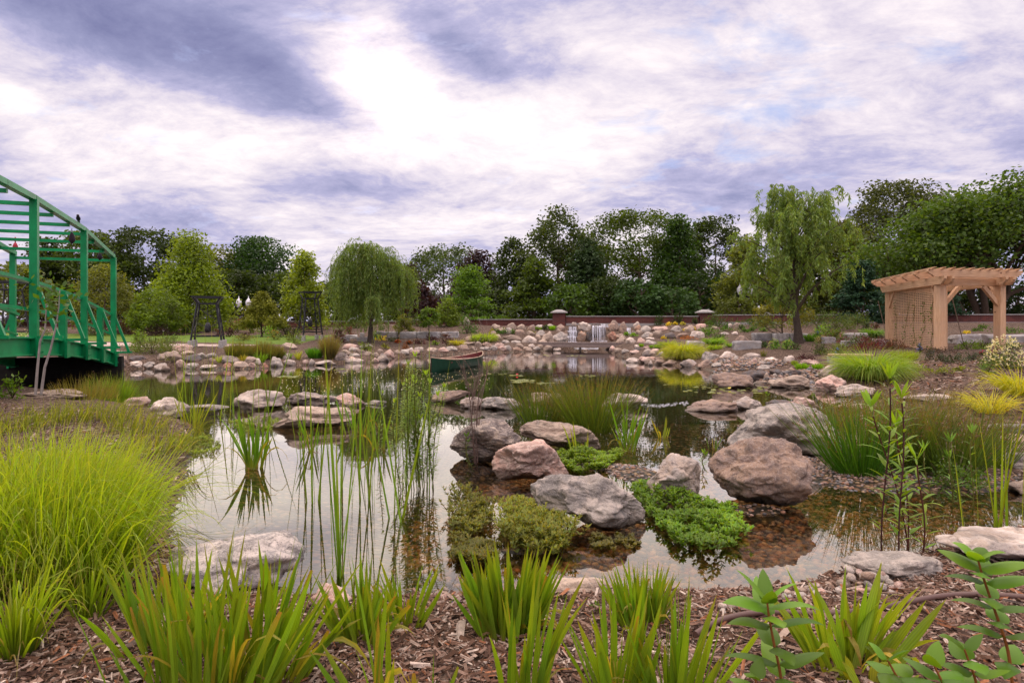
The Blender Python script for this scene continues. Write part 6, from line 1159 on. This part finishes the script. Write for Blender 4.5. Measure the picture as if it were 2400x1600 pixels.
# ---- tall bulrush blades
def reeds(px,py,hs,lab,seed,wd=.014,w_=60,col=(.15,.26,.03),dr=.10):
    g=G(px,py); s=g[1]/F; r=np.random.default_rng(seed); n=len(hs); m=MB(); B=g+np.stack([r.normal(0,w_*s*.16,n),r.normal(0,.05,n),np.full(n,-.08)],1); d0=np.stack([r.normal(0,.10,n),r.normal(0,.08,n),np.ones(n)],1)
    L=np.array(hs)*s*1.03+.08; m.strips(B,d0,L,1.3*wd*r.uniform(.7,1.2,n),10,r.uniform(0,dr,n)**1.5,lambda t:np.clip(1-t**3.5,.08,1),col,.3,r,tipcol=(.34,.30,.05),fold=.3,dpow=2.5,hue=.2)
    return finish_plant(m,'reed_clump',lab,'reeds',g,'blade','tall reeds standing in the near pond')
reeds(792,1350,[560,520,470,430,380,330,300,450],'tallest reed clump rising from the near water left of centre',1,.015)
reeds(738,1178,[330,300,260,220,200],'reed tuft in the water left of the tallest clump',2,.012,50)
reeds(868,1170,[380,340,300,260,230,200],'reed tuft right behind the tallest clump',3,.013,50)
reeds(932,1215,[420,390,350,300,280,230],'reed clump just left of the leafy stems',4,.013,60)
reeds(955,1130,[330,300,250,220],'thin reeds among the leafy stems',5,.011,70)
reeds(828,1145,[340,310,260,350],'thin tall reeds rising behind the tallest clump',6,.011,70)
reeds(1008,1140,[360,310,330],'thin reeds rising right of the leafy stems toward the canoe',7,.011,60)
reeds(470,980,[230,200,180,160,210,150],'thin tall reeds at left before the striped stone',8,.010,90); reeds(620,990,[260,230,200,240,180,150],'thin reeds before the round pale grey boulder',9,.011,110,dr=.2)
reeds(500,985,[210,260,190,230,170,280],'tall yellow green reeds leaning over the left stones',13,.011,110,(.20,.27,.03),dr=.3); reeds(440,1000,[230,190,260,210,180],'thin yellow green reeds beside the left lime grass',14,.010,80,(.22,.29,.03),dr=.3)
reeds(850,1030,[240,200,260,210,230,180,150],'reeds behind the low tan boulder',15,.012,120,(.16,.25,.03),dr=.2); reeds(700,1080,[250,200,230,170],'reeds between the tidy iris and the left water iris',16,.012,60,(.14,.24,.03),dr=.25)
reeds(560,1000,[170,140,120,190],'thin leaning reeds left of the round pale grey boulder',10,.009,90,dr=.35)
reeds(2345,1235,[340,300,270,240,200,260,180,220],'pale green reed blades standing in water at the right edge',11,.012,110,(.24,.34,.03)); reeds(2270,1250,[200,170,240],'few arching reed blades left of the right edge reeds',12,.011,90,(.22,.32,.03),dr=.5)
# drooping long blades over the water
r=np.random.default_rng(31); g=G(400,1190); m=MB(); n=26; m.strips(g+r.normal(0,.05,(n,3))*[1,1,.2]+[0,0,.12],np.stack([r.uniform(.5,1.2,n),r.normal(0,.4,n),r.uniform(.2,.9,n)],1),r.uniform(.4,.95,n),.005,9,r.uniform(.3,.9,n),None,(.28,.36,.03),.3,r,dpow=2.)
finish_plant(m,'grass_clump','long thin blades trailing sideways over the water from the lime grass','ornamental grass',g)
# ---- rush tussocks
def tussock(px,py,hpx,wpx,n,lab,col=(.075,.13,.02),seeds=.4,wd=.0065,lean=0.):
    g=G(px,py); s=g[1]/F; r=np.random.default_rng(int(px)); m=MB(); W_=wpx*s; a=r.uniform(0,6.283,n); q=np.sqrt(r.uniform(0,1,n)); B=g+np.stack([np.cos(a)*q*W_*.2,np.sin(a)*q*W_*.17,0*a-.03],1)
    d0=np.stack([np.cos(a)*q*.62+r.normal(lean,.17,n),np.sin(a)*q*.5+r.normal(0,.1,n),np.ones(n)],1); L=hpx*s*r.uniform(.6,1.25,n); k=r.uniform(0,.2,n)
    m.strips(B,d0,L,wd*r.uniform(.8,1.3,n),5,k,lambda t:np.clip(1-t**4,.1,1),col,.35,r,tipcol=(.26,.18,.05),hue=.2)
    j=r.choice(n,int(n*seeds)); tip=B[j]+nrm(nrm(d0[j])-np.stack([0*k[j],0*k[j],k[j]*.7],1))*(L[j]*r.uniform(.72,.9,len(j)))[:,None]
    q=np.repeat(tip,5,0)+r.normal(0,.014,(len(j)*5,3)); cards(m,q,.022,.45,(.17,.10,.05),.35,r)
    return finish_plant(m,'rush_clump',lab,'rushes',g,'blade','rush tussocks in the pond')
tussock(1262,992,105,200,330,'rush tussock in mid pond, left one of the pair'); tussock(1390,1008,135,260,620,'largest rush tussock in mid pond behind the long tan boulder',(.09,.14,.02)); tussock(1330,990,100,180,200,'brown tinged rushes between the two mid pond tussocks',(.14,.14,.03))
tussock(2010,1108,185,250,520,'dark green rush tussock right of the huge grey boulder',(.06,.17,.02),.35,lean=-.05); tussock(2120,1095,185,230,380,'rush tussock behind the tall willowherb at right',(.09,.14,.03),.7); tussock(2230,1110,170,260,430,'brown seeded rush tussock, right of the three at right',(.08,.14,.03),.6); tussock(2320,1090,130,200,240,'looser rush clump near the right edge stones',(.10,.16,.03),.5)
tussock(1960,1000,70,120,180,'thin seeded rushes above the huge grey boulder',(.12,.14,.04),.8)
for i,(x,y) in enumerate([(2060,985),(2150,960),(2230,990),(2290,960)]): plant('rush',x,y,150,60,(.17,.15,.06),f"dry brown meadow grass on the right bank, {ORD[i]} from left",n=110)
plant('grass',2350,975,120,65,(.42,.42,.05),'golden yellow grass at the right edge',n=300); plant('grass',2420,930,120,70,(.38,.40,.03),'golden green grass cut by the right photo edge',n=420)
plant('mound',2270,1170,160,90,(.08,.15,.02),'fine leafed green weed by the dark grey right edge rock',size=.03)
# ---- leafy upright stems (water plants)
def stems(px,py,hs,lab,seed,lf=.055,lw=.012,col=(.14,.24,.02),gap=.022,w_=80,st=(.12,.12,.03),up=.5,dead=None,cat='water plant',name='leafy_stems',rad=.004,whorl=2,mat='leaf',lean=.07):
    g=G(px,py); s=g[1]/F; r=np.random.default_rng(seed); t=thing(name,lab,cat,g); sm=MB(); lm=MB()
    for h in hs:
        L=h*s; B=g+np.array([r.normal(0,w_*s*.22),r.normal(0,.06),-.05]); d_=np.array([r.normal(0,lean),r.normal(0,lean),1.]); n=max(3,int(L/gap)); u=np.linspace(0,1,n); P=B+u[:,None]*(L*nrm(d_[None])[0])[None]+np.stack([.02*np.sin(u*5+seed),0*u,0*u],1)
        sm.tube(P[::max(1,n//10)],rad,5,st); k=P[(u>.12)]; uu=u[u>.12]
        for w2 in range(whorl):
            a=np.arange(len(k))*1.9+w2*2*math.pi/whorl+r.normal(0,.3,len(k)); dd=np.stack([np.cos(a),np.sin(a),np.full(len(k),up)],1); sz=lf*(.55+.45*np.sin(math.pi*np.clip(uu,.1,.95)))*r.uniform(.7,1.2,len(k))
            c=np.array(col); lm.strips(k,dd,sz,lw*sz/lf,4,r.uniform(.1,.5,len(k)),LANCE,c,.25,r,side=np.stack([-np.sin(a),np.cos(a),0*a],1),fold=.2,basecol=None,hue=.18)
        # tip rosette
        a=r.uniform(0,6.28,6); lm.strips(np.repeat(P[-1:],6,0),np.stack([np.cos(a)*.5,np.sin(a)*.5,np.ones(6)],1),lf*.8,lw,3,.1,LANCE,np.array(col)*1.25,.2,r)
    sm.build('stem',M['bark'],t); lm.build('foliage',M[mat],t); return t
stems(985,1145,[330,300,270,250,220,200,240,280,180,260,310,230,210,260],'cluster of leafy yellow green stems standing in water with dark reflections',2,w_=110,lf=.075,lw=.017,gap=.016,whorl=3,col=(.20,.30,.03))
stems(925,1080,[200,170,190],'smaller leafy stems left behind the main leafy cluster',3,w_=60,lf=.06,lw=.015,gap=.018,col=(.18,.28,.03))
stems(2075,1290,[420,380],'tall willowherb with dark stem and long leaves in the right water',4,lf=.17,lw=.026,col=(.15,.26,.02),gap=.03,w_=40,st=(.07,.03,.03),up=.75,whorl=1,rad=.005,lean=.02)
stems(2140,1290,[360,300,240],'shorter long leafed willowherb right of the tallest one',6,lf=.17,lw=.028,col=(.18,.30,.02),gap=.03,w_=70,st=(.10,.04,.03),up=.7,whorl=1,rad=.005,lean=.10)
stems(2230,1190,[170,150,130,190],'loose willowherb stems near the right rush tussock',7,lf=.12,lw=.015,col=(.12,.22,.03),gap=.04,w_=120,up=.6,whorl=1)
stems(1652,1095,[48,40],'tiny leafy sprig on gravel between the pale and brown boulders',8,lf=.07,lw=.016,gap=.025,w_=14,col=(.14,.25,.02))
stems(1800,945,[28,24],'tiny leafy sprig behind the long flat brown stone',9,lf=.08,lw=.016,gap=.03,w_=14)
# dead weed
def deadweed():
    g=G(1112,1088); r=np.random.default_rng(12); m=MB(); s=g[1]/F
    def br(p,d_,L,rad,dep):
        n=4; pts=[p]; dd=d_
        for i in range(n): dd=nrm((dd+r.normal(0,.09,3))[None])[0]; pts.append(pts[-1]+dd*L/n)
        m.tube(pts,np.linspace(rad,rad*.5,n+1),4,(.15,.10,.085) if dep>0 else (.25,.19,.15))
        if dep: 
            for i in range(5): j=r.integers(1,n+1); o=r.normal(0,.5,3); br(pts[j],nrm((dd+o*.9+[0,0,.25])[None])[0],L*.42,rad*.5,dep-1)
    for i in range(4): br(g+r.normal(0,.03,3)*[1,1,0],nrm(np.array([[r.normal(.0,.05),r.normal(0,.05),1]]))[0],(190+30*i)*s,.006,3 if i<3 else 2)
    setp(m.build('dead_weed',M['bark'],origin=tuple(g)),'dry brown twiggy weed standing before the striped boulder','weed')
deadweed()
stems(1100,1095,[90,70],'green leafy shoots at the foot of the dry twiggy weed',14,lf=.08,lw=.016,gap=.03,w_=30,col=(.07,.13,.02),whorl=1)
# ---- creeping plants
def creeping(px,py,pts,lab,col,n,lf=.044,lw=.018,hh=.07,name='creeping_plant',olive=0,up=.9):
    """pts: pixel outline of the mat"""
    P=np.array([G(*p)[:2] for p in pts]); r=np.random.default_rng(int(px+py)); lo,hi=P.min(0),P.max(0); q=[]
    while len(q)<n:
        c=r.uniform(lo,hi); 
        ins=False
        for i in range(len(P)):
            a,b_=P[i],P[(i+1)%len(P)]
            if (a[1]>c[1])!=(b_[1]>c[1]) and c[0]<(b_[0]-a[0])*(c[1]-a[1])/(b_[1]-a[1])+a[0]: ins=not ins
        if ins: q.append(c)
    q=np.array(q); g=np.array([*P.mean(0),0.]); ht=hh*(.35+.75*np.clip(.5+.6*fbm(np.stack([q[:,0]*5,q[:,1]*5,0*q[:,0]],1),4,2),0,1.2)); z=np.maximum(H(q[:,0],q[:,1]),-.02); B=np.stack([q[:,0],q[:,1],z],1)
    t=thing(name,lab,'creeping plant',g); sm=MB(); lm=MB(); tilt=np.stack([r.normal(0,.35,n),r.normal(-.1,.35,n),np.ones(n)],1); d_=nrm(tilt); sm.strips(B,d_,ht,.004,2,0,lambda t:1+0*t,(.11,.09,.03),.2,r)
    for lev,f_ in ((.45,.9),(.7,1.),(.9,.9),(1.,.6)):
        for k in range(5 if lev<1 else 3):
            a=r.uniform(0,6.28,n); dd=nrm(np.stack([np.cos(a),np.sin(a),np.full(n,up if lev<1 else 1.6)],1)+d_*.3); br_=(1+.25*fbm(B*3.,8,2))[:,None]
            v,f,c=strips(B+d_*(ht*lev)[:,None],dd,lf*f_*r.uniform(.7,1.25,n),lw*f_,3,r.uniform(.1,.6,n),OVATE,col,.28,r,side=np.stack([-np.sin(a),np.cos(a),0*a],1),fold=.2,hue=.18+olive)
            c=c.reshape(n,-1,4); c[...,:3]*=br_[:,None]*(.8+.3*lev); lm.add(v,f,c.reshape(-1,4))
    sm.build('stem',M['leaf'],t); lm.build('foliage',M['leaf'],t)
creeping(1600,1220,[(1484,1150),(1500,1135),(1560,1178),(1640,1180),(1700,1190),(1735,1230),(1748,1262),(1700,1290),(1675,1310),(1620,1302),(1560,1262),(1530,1215),(1492,1190)],'vivid green creeping plant spilling into the water before the brown boulder',(.13,.235,.02),500,hh=.15)
creeping(1380,1090,[(1312,1062),(1330,1050),(1390,1065),(1450,1068),(1455,1085),(1410,1108),(1350,1110),(1318,1100)],'bright green creeping plant right of the pink brown boulder',(.15,.24,.02),420,hh=.13)
creeping(1110,1230,[(1052,1200),(1075,1188),(1125,1186),(1155,1200),(1150,1232),(1120,1262),(1070,1262),(1050,1230)],'olive bushy water plant left of the angular grey boulder, smaller one',(.15,.16,.03),200,hh=.19,lf=.04,lw=.012,olive=.1)
creeping(1260,1270,[(1180,1215),(1220,1195),(1290,1205),(1318,1238),(1345,1268),(1335,1296),(1290,1306),(1240,1312),(1180,1290),(1172,1240)],'olive bushy water plant before the angular grey boulder, larger one',(.17,.19,.03),480,hh=.19,lf=.045,lw=.013,olive=.1)
creeping(1100,1300,[(1060,1270),(1120,1268),(1165,1290),(1160,1325),(1100,1330),(1062,1310)],'olive trailing leaves between the two bushy water plants and the dense iris',(.14,.14,.03),200,hh=.09,lf=.04,lw=.013,olive=.1)
creeping(1450,1290,[(1380,1262),(1440,1258),(1490,1262),(1500,1280),(1430,1292),(1385,1290)],'sparse floating leaves behind the dense narrow iris',(.13,.12,.03),60,hh=.05,lf=.035)
creeping(420,1040,[(395,1030),(480,1022),(520,1040),(510,1062),(440,1070),(400,1060)],'fine low green weed beside the left shore grasses over the water',(.2,.28,.03),260,hh=.07,lf=.03,lw=.006)
creeping(600,1010,[(530,985),(600,980),(660,985),(640,1010),(560,1015)],'fine floating grass like weed before the round pale grey boulder',(.2,.28,.03),160,hh=.06,lf=.04,lw=.005)
for i,(x,y) in enumerate([(1400,1430),(1320,1410),(1090,1365),(1068,1420)]): plant('mound',x,y,24,16,(.12,.20,.03),['little weed seedling on mulch behind the right front irises','little weed seedling beside the flat tan stone','little yellow green seedling at the waterline left of the dense iris','tiny purple flowered seedling by the centre pebbles'][i],fl=(.2,.08,.5) if i==3 else None,nfl=4,flsz=.012,size=.018,n=40)
# ---- big leaved shrub shoots (near right)
def shoot(pts,Y,lab,seed,lf=.125,lw=.05,n=None):
    P=np.array([at(x,y,Y) for x,y in pts]); P[0,2]=min(P[0,2],float(H(P[0,0],P[0,1]))); r=np.random.default_rng(seed); t=thing('shrub_shoot',lab,'shrub',P[0]); sm=MB(); lm=MB(); u=np.linspace(0,len(P)-1,24); Q=np.stack([np.interp(u,np.arange(len(P)),P[:,k]) for k in range(3)],1); 
    for _ in range(3): Q[1:-1]=(Q[:-2]+2*Q[1:-1]+Q[2:])/4
    sm.tube(Q,np.linspace(.0042,.0022,24),6,(.28,.10,.03)); L=np.linalg.norm(np.diff(Q,axis=0),axis=1).sum(); nn=n or int(L/.07); a=r.uniform(0,3)
    for i in range(nn+1):
        f_=min(1,max(.1,.2+.8*(i+r.normal(0,.22)*(i<nn))/nn)); p=np.array([np.interp(f_*23,np.arange(24),Q[:,k]) for k in range(3)]); a+=math.pi/2+r.normal(0,.15)
        for s_ in (0,math.pi):
            b_=a+s_; sc_=1.0 if f_<.85 else .75; upw=.55+.9*(f_>.85); dd=np.array([[math.cos(b_),math.sin(b_),upw]])
            v,f,c=strips(p[None],dd,lf*sc_*r.uniform(.85,1.2),lw*sc_,8,r.uniform(.15,.6),OVATE,(.115,.23,.02),.35,r,side=np.array([[-math.sin(b_),math.cos(b_),r.normal(0,.15)]]),fold=.35,hue=.1); lm.add(v,f,c)
    sm.build('stem',M['bark'],t,smooth=True); lm.build('leaves',M['broad'],t,smooth=True)
shoot([(1842,1680),(1835,1600),(1812,1500),(1800,1430),(1798,1405)],1.55,'leafy shrub shoot at the bottom edge left of the yellow green iris',1)
shoot([(2395,1640),(2370,1540),(2335,1440),(2300,1340),(2292,1310)],1.55,'tallest leafy shrub shoot at the right edge with reddish stem',2,lf=.095)
shoot([(2130,1680),(2110,1600),(2080,1545)],1.5,'short leafy shoot at the bottom edge under the yellow green iris',3,lf=.08,n=4); shoot([(2330,1690),(2290,1600),(2260,1520)],1.5,'short leafy shoot between the two right hand shoots',4,lf=.08,n=5); shoot([(2240,1700),(2220,1620),(2190,1560)],1.45,'lowest leafy shoot at the bottom right with overlapping leaves',5,lf=.08,n=4)
shoot([(1770,1720),(1780,1640),(1770,1590)],1.5,'small dark leafy shoot beside the left shrub shoot',6,lf=.075,n=3)
# ---- water lilies
def lilies(px,py,rx,ry,n,lab,sz=.16,fl=None):
    X,Y=W0(px,py); r=np.random.default_rng(int(px+py)); m=MB(); s=Y/F; t=thing('lily_pads',lab,'water lily',(X,Y,0)); k=14; a=np.linspace(.18,2*math.pi-.18,k)
    for i in range(n):
        cx,cy=W0(px+r.uniform(-rx,rx),py+r.uniform(-ry,ry)); R_=sz*r.uniform(.6,1.1)/2; rot=r.uniform(0,6.28); m=MB(); v=np.vstack([[(cx,cy,.007)],np.stack([cx+R_*np.cos(a+rot),cy+R_*np.sin(a+rot),.006+.004*r.uniform(-1,1,k)],1)]); m.add(v,[(0,j,j+1) for j in range(1,k)],np.array((.22,.26,.10))*r.uniform(.8,1.4)); m.build('pad',M['broad'],t)
    if fl is not None:
        f=MB(); c=np.array([*W0(px+rx*.1,py),.02]); b_=r.uniform(0,6.28,22); f.strips(np.repeat(c[None],22,0),np.stack([np.cos(b_),np.sin(b_),r.uniform(.4,2,22)],1),.05,.022,3,0,OVATE,fl,.1,r); f.build('bloom',M['petal'],t)
lilies(675,883,26,2,16,'string of pale lily pads on dark water behind the round grey boulder',.16); lilies(800,865,26,2,12,'floating pads in front of the shore heap',.14); lilies(830,872,40,2,8,'thin line of pads left of the canoe bow',.12)
lilies(1225,893,24,4,20,'lily pads in mid pond right of the dry weed',.16); lilies(1210,880,22,2,7,'lily pads with one pink bloom in mid pond',.13,(.75,.12,.28)); lilies(1375,881,22,2,8,'lily pads before the rush tussocks, upper right',.13); lilies(1280,898,20,2,8,'lily pads just behind the left rush tussock',.13); lilies(1160,876,26,2,7,'scattered pads right of the canoe',.12)
lilies(1700,913,95,8,44,'long drift of yellowish lily pads with a cream bloom before the orange brown boulder',.12,(.8,.78,.5)); lilies(1562,901,8,1,3,'few tiny pads on open water right of the rushes',.08); lilies(1320,833,60,2,16,'thin line of pads before the boardwalk',.16)
# floating specks
r=np.random.default_rng(44); X,Y=[],[]; 
for c in range(520): x,y=W0(r.uniform(640,1150),r.uniform(864,918)); X.append(x); Y.append(y)
P=np.stack([X,Y,np.full(len(X),.006)],1); m=MB(); cards(m,P,.022,.9,(.75,.72,.68),.2,r,dirs=np.stack([r.normal(size=len(X)),r.normal(size=len(X)),np.zeros(len(X))],1)); setp(m.build('floating_fluff',M['petal']),'tiny white specks of fluff floating on dark water left of the canoe','floating fluff',kind='stuff')
# weir foam
m=MB(); n=90; px_=r.uniform(1495,1610,n); py_=948+3*np.sin(px_*.05)+r.normal(0,2.0,n); P=np.array([[*W0(a,b_),.008] for a,b_ in zip(px_,py_)]); cards(m,P,.045,.3,(.9,.9,.95),.1,r,dirs=np.stack([np.ones(n),r.normal(0,.15,n),np.zeros(n)],1)); setp(m.build('weir_ripple',M['fall']),'white ripple of water slipping over the little weir','ripple',kind='stuff')
# pond edge at the falls
m=MB(); n=200; px_=r.uniform(1345,1400,n); P=np.array([[*W0(a,b_),.01] for a,b_ in zip(px_,816+r.normal(0,1.2,n))]); cards(m,P,.08,.4,(.9,.9,.95),.1,r,dirs=np.stack([np.ones(n),r.normal(0,.15,n),np.zeros(n)],1)); setp(m.build('splash_foam',M['fall']),'white foam where the stream enters the pond beneath the boardwalk','foam',kind='stuff')
# short lawn blades on the lawn edge for texture
